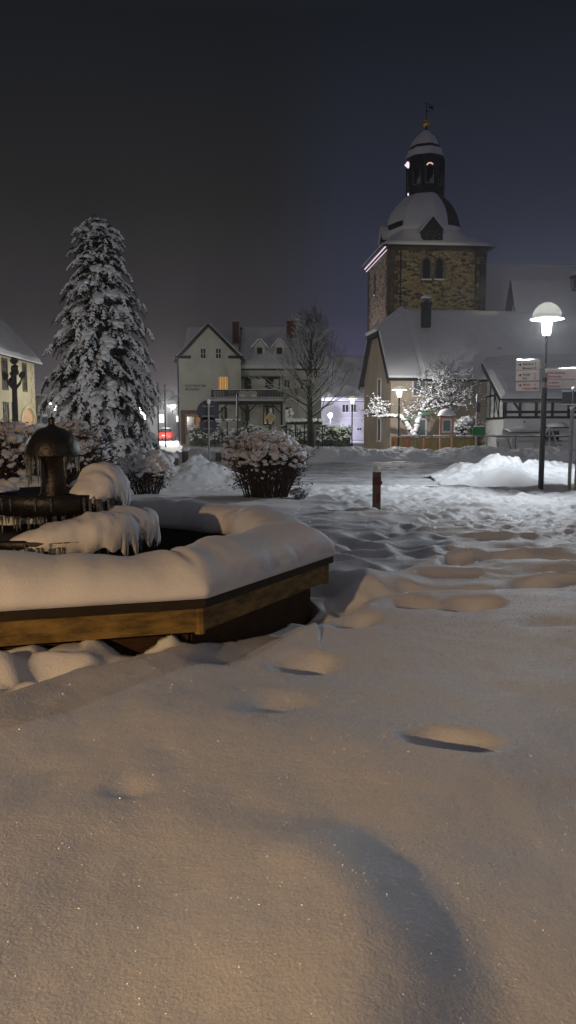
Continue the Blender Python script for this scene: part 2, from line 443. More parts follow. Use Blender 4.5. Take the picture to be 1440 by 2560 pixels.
for a, b, w, asp, dp in ((320, 270, 60, 1, .08), (365, 290, 70, 1, .08), (540, 345, 70, 1, .06), (620, 370, 90, .9, .07), (430, 425, 110, .9, .10), (540, 408, 100, .9, .08), (320, 465, 120, .9, .10), (405, 482, 120, .8, .10), (365, 515, 130, .8, .10), (480, 510, 120, .8, .10),
    (640, 400, 90, .9, .08), (650, 458, 230, .5, .08), (620, 490, 120, .8, .09), (705, 505, 160, .7, .10), (770, 398, 130, .8, .09), (780, 422, 90, .9, .06), (880, 365, 150, .7, .07), (830, 485, 90, 1, .07), (1060, 465, 250, .45, .08), (1200, 472, 150, .7, .08), (1290, 490, 130, .8, .08), (1350, 465, 170, .7, .08),
    (860, 548, 110, 1, .10), (1000, 537, 270, .5, .10), (1200, 550, 220, .6, .10), (1390, 556, 170, .7, .10), (470, 612, 210, .7, .11), (645, 588, 150, .9, .11), (230, 715, 230, .6, .11), (420, 672, 230, .6, .11), (640, 655, 260, .55, .12), (830, 655, 300, .5, .12), (960, 665, 150, .8, .10), (1240, 655, 240, .7, .11),
    (300, 752, 150, .8, .09), (630, 738, 200, .7, .08), (920, 750, 210, .75, .13), (355, 818, 160, .9, .09), (1320, 860, 270, .6, .05), (1150, 250, 120, .9, .05), (980, 300, 90, .9, .06), (1120, 330, 130, .8, .06)):
    pit(700 + a / 1.946, 1120 + b / 1.946, w / 1.946 * 1.1, asp * 1.15, dp)
# a few more, left of the basin and outside the frame
for i in range(46):
    a = rng.uniform(-1, 1); x = rng.uniform(3.5, 9) if i % 2 else rng.uniform(-9, -4.6); y = rng.uniform(2, 9) if i % 2 else rng.uniform(0, 15)
    PITS.append((x, y, rng.uniform(.1, .2), rng.uniform(.15, .3), a, rng.uniform(.05, .1)))
ARC = [G(300, 2090, .16), G(600, 2110, .16), (G(820, 2170, .16)), G(960, 2280, .16), G(1050, 2420, .16), G(1085, 2560, .16), G(1080, 2900, .16)]
LUMPS = rng.uniform(0, 1, (240, 4))
def gh(x, y):
    x = np.asarray(x, float); y = np.asarray(y, float)
    e = np.interp(x, EX, EY) + 0.25 * vn2(x * 0.9, y * 0.3, 5) + 0.12 * vn2(x * 4, y * 1.0, 6)
    plaza = 1 - sstep(-0.15, 0.25, y - e)
    z = plaza * (0.055 * fbm2(x / 2.3, y / 2.3, 11, 3) + 0.014 * fbm2(x / 0.55, y / 0.7, 12, 3) + 0.02)
    z = z + plaza * (0.03 * (1 - np.abs(vn2(x * 0.8 + 3, y * 2.0, 31))) * sstep(7, 9, y) + sstep(5.6, 7.2, y) * sstep(-.3, .8, x) * (0.12 * (0.35 - np.abs(vn2(x * 0.75 + 9, y * 1.7 + .4 * x, 33))) + 0.06 * (0.3 - np.abs(vn2(x * 2.1, y * 3.0, 34)))))
    z = z + 0.18 * (1 - sstep(6.0, 12, y))
    # rough trodden snow beyond the plaza edge
    rough = 1 - plaza
    z = z + rough * (-0.10 + 0.05 * fbm2(x / 0.9, y / 0.9, 21, 3) + 0.075 * np.abs(fbm2(x / 0.32, y / 0.32, 22, 3)) * (1 - sstep(20, 23, y)))
    road = sstep(20.6, 21.4, y + 0.3 * vn2(x * .5, 0 * x, 8)) * (1 - sstep(35.2, 35.9, y))
    z = z * (1 - road) - 0.10 * road
    # broken crust along the edge
    z = z + 0.05 * np.clip(vn2(x * 5.3, y * 5.3, 41) - 0.1, 0, 1) * np.exp(-((y - e - 0.12) / 0.28) ** 2) * (x > -1)
    for px_, py_, rx, ry, an, dp in PITS:
        s = (np.abs(x - px_) < 3.2 * max(rx, ry)) & (np.abs(y - py_) < 3.2 * max(rx, ry))
        if not s.any(): continue
        u = ((x[s] - px_) * math.cos(an) + (y[s] - py_) * math.sin(an)) / rx
        v = (-(x[s] - px_) * math.sin(an) + (y[s] - py_) * math.cos(an)) / ry
        v = np.where(v > 0, v / 1.6, v / 0.8)
        r2 = (u + 0.22 * vn2(x[s] * 3.3, y[s] * 3.3, 61)) ** 2 + (v + 0.22 * vn2(x[s] * 3.3, y[s] * 3.3, 62)) ** 2
        z[s] = z[s] - dp * np.exp(-r2 ** 1.1 * 0.9) + 0.07 * dp * np.exp(-(np.sqrt(r2) - 1.45) ** 2 * 5)
    # swell in the foreground that ends in an arc
    d = np.full(x.shape, 9.0); side = np.zeros(x.shape)
    near = (np.abs(x) < 5) & (y < 6) & (y > -2)
    xn, yn = x[near], y[near]; dn = np.full(xn.shape, 9.0); sn = np.ones(xn.shape)
    for a, b in zip(ARC[:-1], ARC[1:]):
        ab = (b.x - a.x, b.y - a.y); l2 = ab[0] ** 2 + ab[1] ** 2
        t = np.clip(((xn - a.x) * ab[0] + (yn - a.y) * ab[1]) / l2, 0, 1)
        dd = np.hypot(xn - a.x - t * ab[0], yn - a.y - t * ab[1])
        cr = ab[0] * (yn - a.y) - ab[1] * (xn - a.x)
        m = dd < dn; dn = np.where(m, dd, dn); sn = np.where(m, np.sign(cr), sn)
    sd = dn * sn                          # positive = outside (right / far side)
    fall = sstep(-2.0, -0.5, xn)
    z[near] = z[near] + 0.085 * (1 - sstep(-0.18, 0.20, sd)) * sstep(-0.5, 0.4, xn)
    # left edge: bank above the trench next to the basin
    ry_ = np.interp(x, RIX, RIY) + 0.05 * vn2(x * 5, y * 0, 71)
    tr = sstep(-0.04, 0.16, y - ry_) * (1 - sstep(-0.55, -0.38, x)) * (x > -6) * (y < 12)
    ins = oct_d(x, y)
    tr = tr * (1 - sstep(1.2, 2.2, ins))
    lum = 0.09 * vn2(x * 3.1 + 1, y * 3.7, 72) + 0.07 * np.clip(vn2(x * 5.2, y * 6.2, 73), -0.3, 1)
    z = z + 0.03 * np.exp(-((y - ry_ + 0.12) / 0.3) ** 2) * (x < 0.2) * (x > -5) - tr * (0.075 - lum - 0.11 * np.exp(-(np.clip(ins, 0, 9) / 0.25) ** 2))
    # hollow next to the boards on the right side of the basin
    moat = np.exp(-(np.clip(ins - .06, 0, 9) / 0.20) ** 2) * 0.17 * (1 - tr) * sstep(7.6, 6.6, y) * sstep(-.75, -.1, x)
    z = z - moat
    z = np.where(ins < -0.12, -0.35, z)
    return z
tco = np.concatenate([np.arange(-2.2, -0.62, 0.02), np.arange(-0.62, 0.62, 0.0023), np.arange(0.62, 2.2, 0.02)])
ys = [-40, -25, -15, -10, -7, -5, -4, -3, -2, -1.2, -.6, -.2, 0.1, 0.3, 0.5, 0.7, 0.85]
y = 1.0
while y < 45: ys.append(y); y += max(0.011, 0.0045 * y)
while y < 700: ys.append(y); y *= 1.03
ys = np.array(ys)
TT, YY = np.meshgrid(tco, ys)
XX = TT * (np.maximum(YY, 0.6) + 1.0) * np.where(YY < 0.6, 1 + (0.6 - YY) * 0.6, 1)
ZZ = gh(XX.ravel(), YY.ravel()).reshape(XX.shape)
def grid_obj(name, X, Y, Z, m, smooth=True):
    ny, nx = X.shape
    me = bpy.data.meshes.new(name)
    co = np.stack([X, Y, Z], -1).reshape(-1, 3).astype(np.float32)
    i = np.arange(ny * nx).reshape(ny, nx)
    f = np.stack([i[:-1, :-1], i[:-1, 1:], i[1:, 1:], i[1:, :-1]], -1).reshape(-1, 4)
    me.vertices.add(len(co)); me.vertices.foreach_set('co', co.ravel())
    me.loops.add(f.size); me.loops.foreach_set('vertex_index', f.ravel().astype(np.int32))
    me.polygons.add(len(f)); me.polygons.foreach_set('loop_start', np.arange(0, f.size, 4, dtype=np.int32))
    me.polygons.foreach_set('loop_total', np.full(len(f), 4, np.int32))
    me.polygons.foreach_set('use_smooth', np.full(len(f), smooth))
    me.update(calc_edges=True); me.validate()
    me.materials.append(M[m]); o = bpy.data.objects.new(name, me); COL.objects.link(o); MW[o.name] = Matrix.Identity(4)
    return o
tag(grid_obj('ground', XX, YY, ZZ, 'snow'), kind='structure')
def gz(x, y): return float(gh(np.array([float(x)]), np.array([float(y)]))[0])
# road: packed snow with ruts
X, Y = np.meshgrid(np.concatenate([np.arange(-90, -14, 1.0), np.arange(-14, 18, 0.06), np.arange(18, 90, 1.0)]), np.arange(20.8, 35.7, 0.07))
rut = sum(np.exp(-((Y - c - 0.25 * vn2(X * .12, X * 0, 3 + i)) / w) ** 2) * dd for i, (c, w, dd) in enumerate(((26, .25, .05), (27.6, .25, .05), (31, .3, .06), (32.6, .3, .06), (34.6, .4, .05))))
Z = -0.03 - rut + 0.03 * fbm2(X * .8, Y * 3.0, 81, 4) + 0.018 * fbm2(X * 5, Y * 6, 82, 2) - .18 * (1 - sstep(20.8, 21.9, Y)) - .18 * sstep(34.9, 35.7, Y)
tag(grid_obj('road', X, Y, Z, 'road'), kind='structure')

def bank(x0, x1, y0, y1, h, label, seed, sp=0.06, prof=None, rough=0.25, mt='snow_cap', yc=None):
    X, Y = np.meshgrid(np.arange(x0, x1, sp), np.arange(y0, y1, sp))
    cy = (y0 + y1) / 2 + (0 if yc is None else yc(X)); hw = (y1 - y0) / 2 * 0.8
    u = (Y - cy) / hw
    tx = np.clip((X - x0) / 1.2, 0, 1) * np.clip((x1 - X) / 1.2, 0, 1)
    hh = h * (prof(X) if prof else 1) * np.clip(tx, 0, 1) ** 0.6
    b = np.clip(1 - np.abs(u) ** 2.2, -1, 1)
    n = fbm2(X / .9, Y / .9, seed, 4, .55)
    cl = np.abs(vn2(X * 3.1, Y * 3.1, seed + 9)) * .12 + 0.06 * np.abs(vn2(X * 7, Y * 7, seed + 12))
    Z = -0.15 + (hh + 0.15) * b * (1 + rough * n) + cl * rough * 1.5 * np.clip(b, 0, 1)
    Z = np.where(b < 0, -0.3, Z)
    o = grid_obj('snow_bank', X, Y, Z, mt)
    return tag(o, label, 'snow bank', 'banks of cleared snow', 'stuff')
bank(-3, 34, 35.4, 40.6, 0.50, 'long low bank of ploughed snow along the far side of the road', 101, prof=lambda X: 0.9 + 0.12 * vn2(X * .7, X * 0, 4))
bank(4.3, 15, 20.2, 26.5, 0.45, 'broad blue-white heap of cleared snow beside the tall signpost', 111, sp=0.045,
     prof=lambda X: np.interp(X, [4.3, 5.2, 6.3, 7.2, 9.5, 15], [.3, .62, 1.0, .84, .66, .6]) + 0.05 * vn2(X * 2.3, X * 0, 6), rough=0.38)
bank(-4.1, -1.3, 20.6, 25.5, 0.5, 'rounded heap of cleared snow between the small bush and the big bush', 121, sp=0.045,
     prof=lambda X: np.interp(X, [-4.1, -2.9, -2.2, -1.3], [.3, 1.0, 1.0, .8]), rough=0.32)
bank(-16, -2.2, 36, 40.5, 0.32, 'low snow bank across the road in front of the street to the left', 131, rough=0.4)
bank(-30, -16, 30, 41, 0.4, 'snow heap on the square in front of the arched stone house', 137, rough=0.3, sp=0.12)

# ------------------------------------------------------------------ fountain basin
t = thing('fountain_basin', (FC.x, FC.y, 0), 'octagonal basin of weathered brown boards under a thick cushion of snow', 'fountain basin')
RZ = 0.45
for k in range(8):
    (x0, y0), (x1, y1) = OV[k], OV[(k + 1) % 8]
    ang = math.atan2(y1 - y0, x1 - x0); ln = math.hypot(x1 - x0, y1 - y0); pl = Plane(x0, y0, ang)
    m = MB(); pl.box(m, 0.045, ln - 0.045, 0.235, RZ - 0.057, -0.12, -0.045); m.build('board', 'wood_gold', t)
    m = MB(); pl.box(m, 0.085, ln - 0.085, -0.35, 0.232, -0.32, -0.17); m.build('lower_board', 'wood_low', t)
    m = MB(); ci = 0.52 * math.tan(math.pi / 8)
    m.prism([pl.pt(0.0, RZ - 0.055, 0.0), pl.pt(ln, RZ - 0.055, 0.0), pl.pt(ln - ci, RZ - 0.055, -0.52), pl.pt(ci, RZ - 0.055, -0.52)], (0, 0, 0.055))
    m.build('rim_board', 'wood_cap', t)
    m = MB(); ci = 0.44 * math.tan(math.pi / 8)
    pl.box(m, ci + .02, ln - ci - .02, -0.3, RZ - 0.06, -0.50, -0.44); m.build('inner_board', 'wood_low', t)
for x, y in OV:
    m = MB()
    c = Vector((x, y, 0)) - FC; c = FC + c * (1 - 0.07 / OR)
    m.lathe((c.x, c.y, 0), [(0.035, 0.22), (0.035, RZ - 0.058)], 8)
    m.build('corner_post', 'wood_gold', t)
secs = []
NS = 640; KS = 40
for i in range(NS):
    ph = 2 * math.pi * i / NS
    q = (ph - OPH) % (math.pi / 4) - math.pi / 8
    rho = AP / math.cos(q)
    edge = abs(q) / (math.pi / 8)
    rot_ = ph
    hh = 0.275 + 0.03 * float(vn2(math.cos(ph) * 2.4, math.sin(ph) * 2.4, 201)) + 0.025 * float(vn2(math.cos(ph) * 6, math.sin(ph) * 6, 202))
    kd = (ph - OPH) % (2 * math.pi)
    hh += 0.055 * math.exp(-((kd - 1.25 * math.pi / 4 * 1.35) / 0.16) ** 2)        # hump at the far right corner
    hh -= 0.03 * math.exp(-((edge - 1) / 0.05) ** 2)
    wd = 0.60 + 0.05 * float(vn2(math.cos(ph) * 3, math.sin(ph) * 3, 203)) + 0.10 * math.exp(-((kd - 1.62) / 0.10) ** 2) 
    s_ = []
    for j in range(KS):
        a = 2 * math.pi * j / KS
        cx, cz = math.cos(a), math.sin(a)
        px_ = math.copysign(abs(cx) ** 0.62, cx); pz_ = math.copysign(abs(cz) ** 0.80, cz)
        rr = rho + 0.012 - wd / 2 + px_ * (wd / 2 + (0.012 if cz > 0 else 0))
        if pz_ < 0: zz = RZ + 0.006
        else: zz = RZ + 0.006 + hh * pz_ * (1.0 - 0.25 * max(0, px_) )
        nz_ = (0.012 * float(vn3(math.cos(ph) * 14, math.sin(ph) * 14, a * 1.5, 205)) + .011 * float(vn3(math.cos(ph) * 5, math.sin(ph) * 5, a * .8, 206))) * max(0, min(1, cz * 5)); rr += nz_ * cx; zz += nz_ * max(0, cz)
        s_.append((FC.x + rr * math.cos(ph), FC.y + rr * math.sin(ph), zz))
    secs.append(np.array(s_))
m = MB(); m.ring(secs); o = m.build('snow_cushion', 'snow', t, smooth=True)
m = MB(); m.lathe((FC.x, FC.y, 0.05), [(AP - 0.42, 0), (AP - 0.42, 0.004)], 8, a0=OPH); m.build('water', 'water', t)

# ------------------------------------------------------------------ fountain
t = thing('fountain', (FC.x, FC.y, 0.05), 'dark two-tiered fountain with a domed top, hung with icicles and snow', 'fountain')
c0 = (FC.x, FC.y, 0)
m = MB(); m.lathe(c0, [(0.30, 0.05), (0.30, 0.12), (0.2, 0.2), (0.14, 0.34), (0.13, 0.42), (0.3, 0.46), (0.62, 0.50), (0.80, 0.56), (0.86, 0.64), (0.83, 0.66), (0.76, 0.60), (0.5, 0.56), (0.12, 0.55)], 64)
lower = m.build('lower_bowl', 'bronze', t, True)
m = MB(); m.lathe(c0, [(0.16, 0.54), (0.12, 0.62), (0.10, 0.72), (0.16, 0.76), (0.36, 0.77), (0.50, 0.80), (0.55, 0.88), (0.555, 0.965), (0.53, 0.97), (0.48, 0.93), (0.3, 0.9), (0.1, 0.89)], 56)
upper = m.build('upper_bowl', 'bronze', t, True)
m = MB(); m.lathe(c0, [(0.15, 0.88), (0.115, 0.95), (0.10, 1.05), (0.115, 1.18), (0.16, 1.25), (0.17, 1.27)], 32)
col = m.build('column', 'bronze', t, True)
m = MB(); m.lathe(c0, [(0.12, 1.25), (0.225, 1.262), (0.229, 1.275), (0.218, 1.36), (0.18, 1.435), (0.115, 1.488), (0.045, 1.512), (0.03, 1.53), (0.028, 1.56), (0.034, 1.58), (0.0, 1.60)], 40)
dome = m.build('dome', 'bronze', t, True)
def icicles(parent, r, z, a0, a1, n, l0, l1, rad=0.008, seed=0, jit=0.01):
    m = MB(); rr = random.Random(seed)
    for i in range(n):
        a = a0 + (a1 - a0) * rr.random(); L_ = rr.uniform(l0, l1); q = r + rr.uniform(-jit, jit)
        x, y = FC.x + q * math.cos(a), FC.y + q * math.sin(a); w = rad * rr.uniform(.6, 1.5)
        zz = z + rr.uniform(-.005, .01)
        m.tube([(x, y, zz), (x + rr.uniform(-.003, .003), y, zz - L_ * .35), (x, y, zz - L_ * .75), (x, y, zz - L_)], [w * 1.3, w, w * .6, w * .12], 7)
    return m.build('icicles', 'ice', parent, True)
icicles(dome, 0.218, 1.272, R(120), R(205), 22, 0.10, 0.27, seed=1)
icicles(dome, 0.218, 1.272, R(205), R(260), 10, 0.14, 0.27, seed=2)
icicles(dome, 0.218, 1.272, R(-50), R(110), 26, 0.05, 0.2, seed=3)
icicles(upper, 0.50, 0.80, R(130), R(310), 70, 0.05, 0.16, 0.006, seed=4)
icicles(upper, 0.585, 0.93, R(-50), R(75), 40, 0.10, 0.27, 0.009, seed=5, jit=0.03)
icicles(lower, 0.85, 0.60, R(-90), R(60), 80, 0.05, 0.14, 0.008, seed=6, jit=0.02)
icicles(lower, 0.85, 0.60, R(150), R(270), 50, 0.03, 0.10, 0.006, seed=7)
m = MB()
for a0_ in range(0, 360, 17):             # frozen streams down bowl sides
    a = R(a0_ + rng.uniform(-5, 5))
    for r_, z_, l_ in ((0.563, 0.95, 0.10), (0.862, 0.64, 0.06)):
        x, y = FC.x + r_ * math.cos(a), FC.y + r_ * math.sin(a)
        m.tube([(x, y, z_), (x, y, z_ - l_)], [0.012, 0.004], 6)
m.build('frozen_drips', 'ice', t, True)
def arc_snow(parent, r0, r1, z0, hf, a0, a1, n=90, k=28, seed=1, na=0.02, name='snow', drop=0.04):
    secs = []
    for i in range(n + 1):
        f = i / n; a = a0 + (a1 - a0) * f
        e = max(0.0, math.sin(math.pi * f)) ** 0.45; e = max(e, 0.03)
        H = hf(f) * e; rc = (r0 + r1) / 2; hw = (r1 - r0) / 2 * (0.35 + 0.65 * e)
        s_ = []
        for j in range(k):
            w = 2 * math.pi * j / k; cx, cz = math.cos(w), math.sin(w)
            px_ = math.copysign(abs(cx) ** 0.75, cx)
            zz = z0 + (H * abs(cz) ** 0.9 if cz > 0 else -drop * e * (max(0, px_) ** 2) * (0.6 + 0.8 * (vn2(a * 14, 0.0, seed + 5) + .5)) )
            rr = rc + px_ * hw
            p = np.array([FC.x + rr * math.cos(a), FC.y + rr * math.sin(a), float(zz)])
            d = float(vn3(p[0] * 7, p[1] * 7, p[2] * 7, seed) + .5 * vn3(p[0] * 17, p[1] * 17, p[2] * 17, seed + 1)) * na * e
            p += np.array([math.cos(a) * cx, math.sin(a) * cx, cz]) * d
            s_.append(p)
        secs.append(np.array(s_))
    m = MB(); m.ring(secs, close=False)
    return m.build(name, 'snow', parent, smooth=True)
arc_snow(upper, 0.20, 0.64, 0.97, lambda f: 0.13 + 0.10 * math.sin(math.pi * min(1, f * 1.1)), R(-52), R(85), seed=11, na=0.03, drop=0.10)
arc_snow(upper, 0.36, 0.60, 0.965, lambda f: 0.07, R(150), R(200), seed=12, n=40)
arc_snow(lower, 0.45, 0.89, 0.63, lambda f: 0.15 + 0.12 * f, R(-100), R(38), seed=13, na=0.035, drop=0.09)
arc_snow(lower, 0.5, 0.92, 0.63, lambda f: 0.14, R(48), R(150), seed=14, na=0.03, drop=0.05)

# ------------------------------------------------------------------ bushes
def bush(name, cx, cy, w, d, h, label, cat, group, seed, n_st=70, leaf=2200, snowf=1.0, leafm='dry_leaf', clump=0.11, dens=90, zbase=None, stems=True, small=260):
    rr = random.Random(seed); z0 = gz(cx, cy) if zbase is None else zbase
    t = thing(name, (cx, cy, z0), label, cat, 0, group)
    m = MB(); tips = []
    for i in range(n_st if stems else 0):
        a = rr.uniform(0, 2 * math.pi); q = rr.random() ** 0.5
        bx, by = cx + 0.27 * w * q * math.cos(a), cy + 0.27 * d * q * math.sin(a)
        ex, ey = cx + 0.5 * w * q * math.cos(a), cy + 0.5 * d * q * math.sin(a)
        ez = z0 + h * (0.72 + 0.25 * (1 - q * q) + rr.uniform(-.08, .06))
        p0, p3 = Vector((bx, by, z0 - .03)), Vector((ex, ey, ez))
        p1 = p0.lerp(p3, .35) + Vector((rr.uniform(-.05, .05), rr.uniform(-.05, .05), -.02)); p2 = p0.lerp(p3, .7) + Vector((rr.uniform(-.06, .06), rr.uniform(-.06, .06), .02))
        r0 = 0.010 * h + .003
        m.tube([p0, p1, p2, p3], [r0, r0 * .75, r0 * .5, r0 * .25], 5)
        for b in range(7):
            f = rr.uniform(.2, .95); s_ = p0.lerp(p3, f); L_ = h * rr.uniform(.12, .3)
            dr = Vector((math.cos(a + rr.uniform(-1.6, 1.6)), math.sin(a + rr.uniform(-1.6, 1.6)), rr.uniform(-.1, 1.2))).normalized()
            e_ = s_ + dr * L_
            m.tube([s_, s_.lerp(e_, .5) + Vector((0, 0, rr.uniform(-.02, .02))), e_], [r0 * .45, r0 * .35, r0 * .18], 4)
            tips.append(e_); tips.append(s_.lerp(e_, .5))
            for c in range(2):
                g_ = s_.lerp(e_, rr.uniform(.3, 1)); d2 = Vector((rr.uniform(-1, 1), rr.uniform(-1, 1), rr.uniform(-.6, 1))).normalized() * L_ * .45
                m.tube([g_, g_ + d2], [r0 * .25, r0 * .12], 3, cap=False); tips.append(g_ + d2)
    if stems: m.build('twigs', 'twig', t)
    lm = MB(); vs = []; fs = []
    for i in range(leaf):
        if tips and rr.random() < .8:
            p = rr.choice(tips) + Vector((rr.gauss(0, .02), rr.gauss(0, .02), rr.gauss(0, .02)))
        else:
            a = rr.uniform(0, 2 * math.pi); q = rr.random() ** .5
            p = Vector((cx + .48 * w * q * math.cos(a), cy + .48 * d * q * math.sin(a), z0 + h * rr.uniform(.12, .92)))
        u = Vector((rr.uniform(-1, 1), rr.uniform(-1, 1), rr.uniform(-1, 1))).normalized(); v = u.cross(Vector((rr.uniform(-1, 1), rr.uniform(-1, 1), rr.uniform(-1, 1)))).normalized()
        s_ = (0.018 + .006 * h) * rr.uniform(.6, 1.5)
        k = len(vs); vs += [tuple(p - u * s_), tuple(p + v * s_ * .5), tuple(p + u * s_), tuple(p - v * s_ * .5)]; fs.append((k, k + 1, k + 2, k + 3))
    lm.add(vs, fs); lm.build('leaves', leafm, t)
    sm = MB()
    for i in range(int(dens * snowf)):
        a = rr.uniform(0, 2 * math.pi); q = rr.random() ** .5 * 0.97
        lift = (1 - q ** 2.6)
        x, y = cx + .47 * w * q * math.cos(a), cy + .47 * d * q * math.sin(a)
        z = z0 + h * (0.64 + .30 * lift) + rr.uniform(-.06, .03) * h
        r_ = clump * rr.uniform(.45, 1.15)
        sm.blob((x, y, z), (r_, r_, r_ * rr.uniform(.6, 1.1)), 0.75, 1.2 / clump * .6, 2, seed + i % 7, flat=.35)
    for i in range(int(dens * 4 * snowf)):
        a = rr.uniform(0, 2 * math.pi); q = rr.random() ** .5
        x, y = cx + .5 * w * q * math.cos(a), cy + .5 * d * q * math.sin(a)
        z = z0 + h * (0.60 + .38 * (1 - q ** 2.6)) + rr.uniform(-.10, .06) * h * (.5 + q)
        r_ = clump * rr.uniform(.28, .62)
        rot = Matrix.Rotation(rr.uniform(0, 3), 3, 'Z') @ Matrix.Rotation(rr.uniform(-.9, .9), 3, 'X')
        sm.blob((x, y, z), (r_ * 1.5, r_ * .9, r_ * .55), .6, 9, 1, seed + i % 7, rot=rot)
    for i in range(int(small * snowf)):
        if tips: p = rr.choice(tips)
        else: p = Vector((cx + .5 * w * rr.uniform(-1, 1), cy + .5 * d * rr.uniform(-1, 1), z0 + h * rr.uniform(.2, .9)))
        if p.z < z0 + .2 * h or rr.random() > (p.z - z0) / h + .05: continue
        r_ = clump * rr.uniform(.10, .42) * (0.5 + 0.6 * (p.z - z0) / h)
        sm.blob(p + Vector((0, 0, r_ * .4)), (r_ * 1.3, r_ * 1.3, r_), .45, 8, 1, seed + i % 5)
    sm.build('snow', 'snow_cap', t, smooth=True)
    return t
p = G(662, 1258)
bush('bush', p.x, p.y + .55, 1.62, 1.3, 1.33, 'large twiggy bush topped with lumpy snow beyond the basin corner', 'bush', 'bushes round the fountain', 21, n_st=110, leaf=3000, clump=.105, dens=150, small=600)
p = G(362, 1248)
bush('bush', p.x, p.y + .4, 1.08, .9, 0.86, 'small round bush with a thick snow cap right of the fountain', 'bush', 'bushes round the fountain', 22, n_st=60, leaf=1300, clump=.12, dens=80, small=300)
bush('bush', XW(20, 12.5), 12.5, 1.6, 1.3, 1.5, 'wide leafy bush heaped with snow at the left edge behind the fountain', 'bush', 'bushes round the fountain', 23, n_st=80, leaf=2400, clump=.12, dens=75, small=250)
bush('bush', XW(185, 13.5), 13.5, 1.15, 1.1, 1.52, 'snow-laden bush behind the fountain dome in front of the fir', 'bush', 'bushes round the fountain', 24, n_st=70, leaf=1600, clump=.11, dens=60, small=250)
bush('bush', XW(60, 10.4), 10.4, 1.3, .8, 0.72, 'low bush buried in snow seen through the icicles under the dome', 'bush', 'bushes round the fountain', 25, n_st=50, leaf=900, clump=.12, dens=60, small=120)
p = G(750, 1255)
bush('bush', p.x, p.y + .1, .38, .3, .17, 'tiny brown shrub half buried in snow at the foot of the large bush', 'bush', 'bushes round the fountain', 26, n_st=20, leaf=200, clump=.05, dens=20, small=30)
# hedges in front of the pale house
HG = 'snowy hedges before the pale house'
def hedge(x0, x1, Y, ztop, label, seed, r=.32, mt='hedge_leaf', lf=2600):
    a, b = XW(x0, Y), XW(x1, Y); rr = random.Random(seed)
    t = thing('hedge', ((a + b) / 2, Y, 0), label, 'hedge', 0, HG)
    zt = ZW(ztop, Y); vs = []; fs = []
    for i in range(lf):
        x = rr.uniform(a, b); zz = rr.uniform(0, zt * (0.85 + .15 * math.sin(x * 1.7 + seed))); y = Y + rr.uniform(-.7, .7)
        u = Vector((rr.uniform(-1, 1), rr.uniform(-1, 1), rr.uniform(-1, 1))).normalized(); v = u.cross(Vector((rr.uniform(-1, 1), rr.uniform(-1, 1), rr.uniform(-1, 1)))).normalized()
        s_ = rr.uniform(.05, .13); p = Vector((x, y, zz)); k = len(vs)
        vs += [tuple(p - u * s_), tuple(p + v * s_ * .6), tuple(p + u * s_), tuple(p - v * s_ * .6)]; fs.append((k, k + 1, k + 2, k + 3))
    m = MB(); m.add(vs, fs); m.build('leaves', mt, t)
    m = MB()
    for i in range(int((b - a) / .07)):
        x = rr.uniform(a, b); zz = zt * (0.88 + .12 * math.sin(x * 1.7 + seed)); r_ = r * rr.uniform(.3, .8)
        m.blob((x, Y + rr.uniform(-.7, .5), zz + rr.uniform(-.25, .05)), (r_, r_, r_ * .55), .5, 2.5, 1, seed + i % 5, flat=.3)
    for i in range(int((b - a) / .02)):
        x = rr.uniform(a, b); r_ = r * rr.uniform(.1, .3)
        m.blob((x, Y - .72, zt * rr.uniform(.25, .9)), (r_ * 1.3, r_, r_ * .7), .5, 5, 1, seed + i % 5)
    m.build('snow', 'snow_cap', t, smooth=True)
hedge(476, 548, 66, 1056, 'dark round hedge before the shop entrance of the pale house', 31)
hedge(552, 700, 67, 1064, 'long snow-dusted hedge below the porch of the pale house', 32)
hedge(702, 770, 66, 1064, 'dark hedge just left of the bare tree trunk', 33)
hedge(792, 836, 64, 1064, 'snowy hedge just right of the bare tree trunk', 34)
hedge(834, 876, 63, 1056, 'tall rounded snow-covered shrub beside the far thin lamp', 35, mt='hedge_leaf')
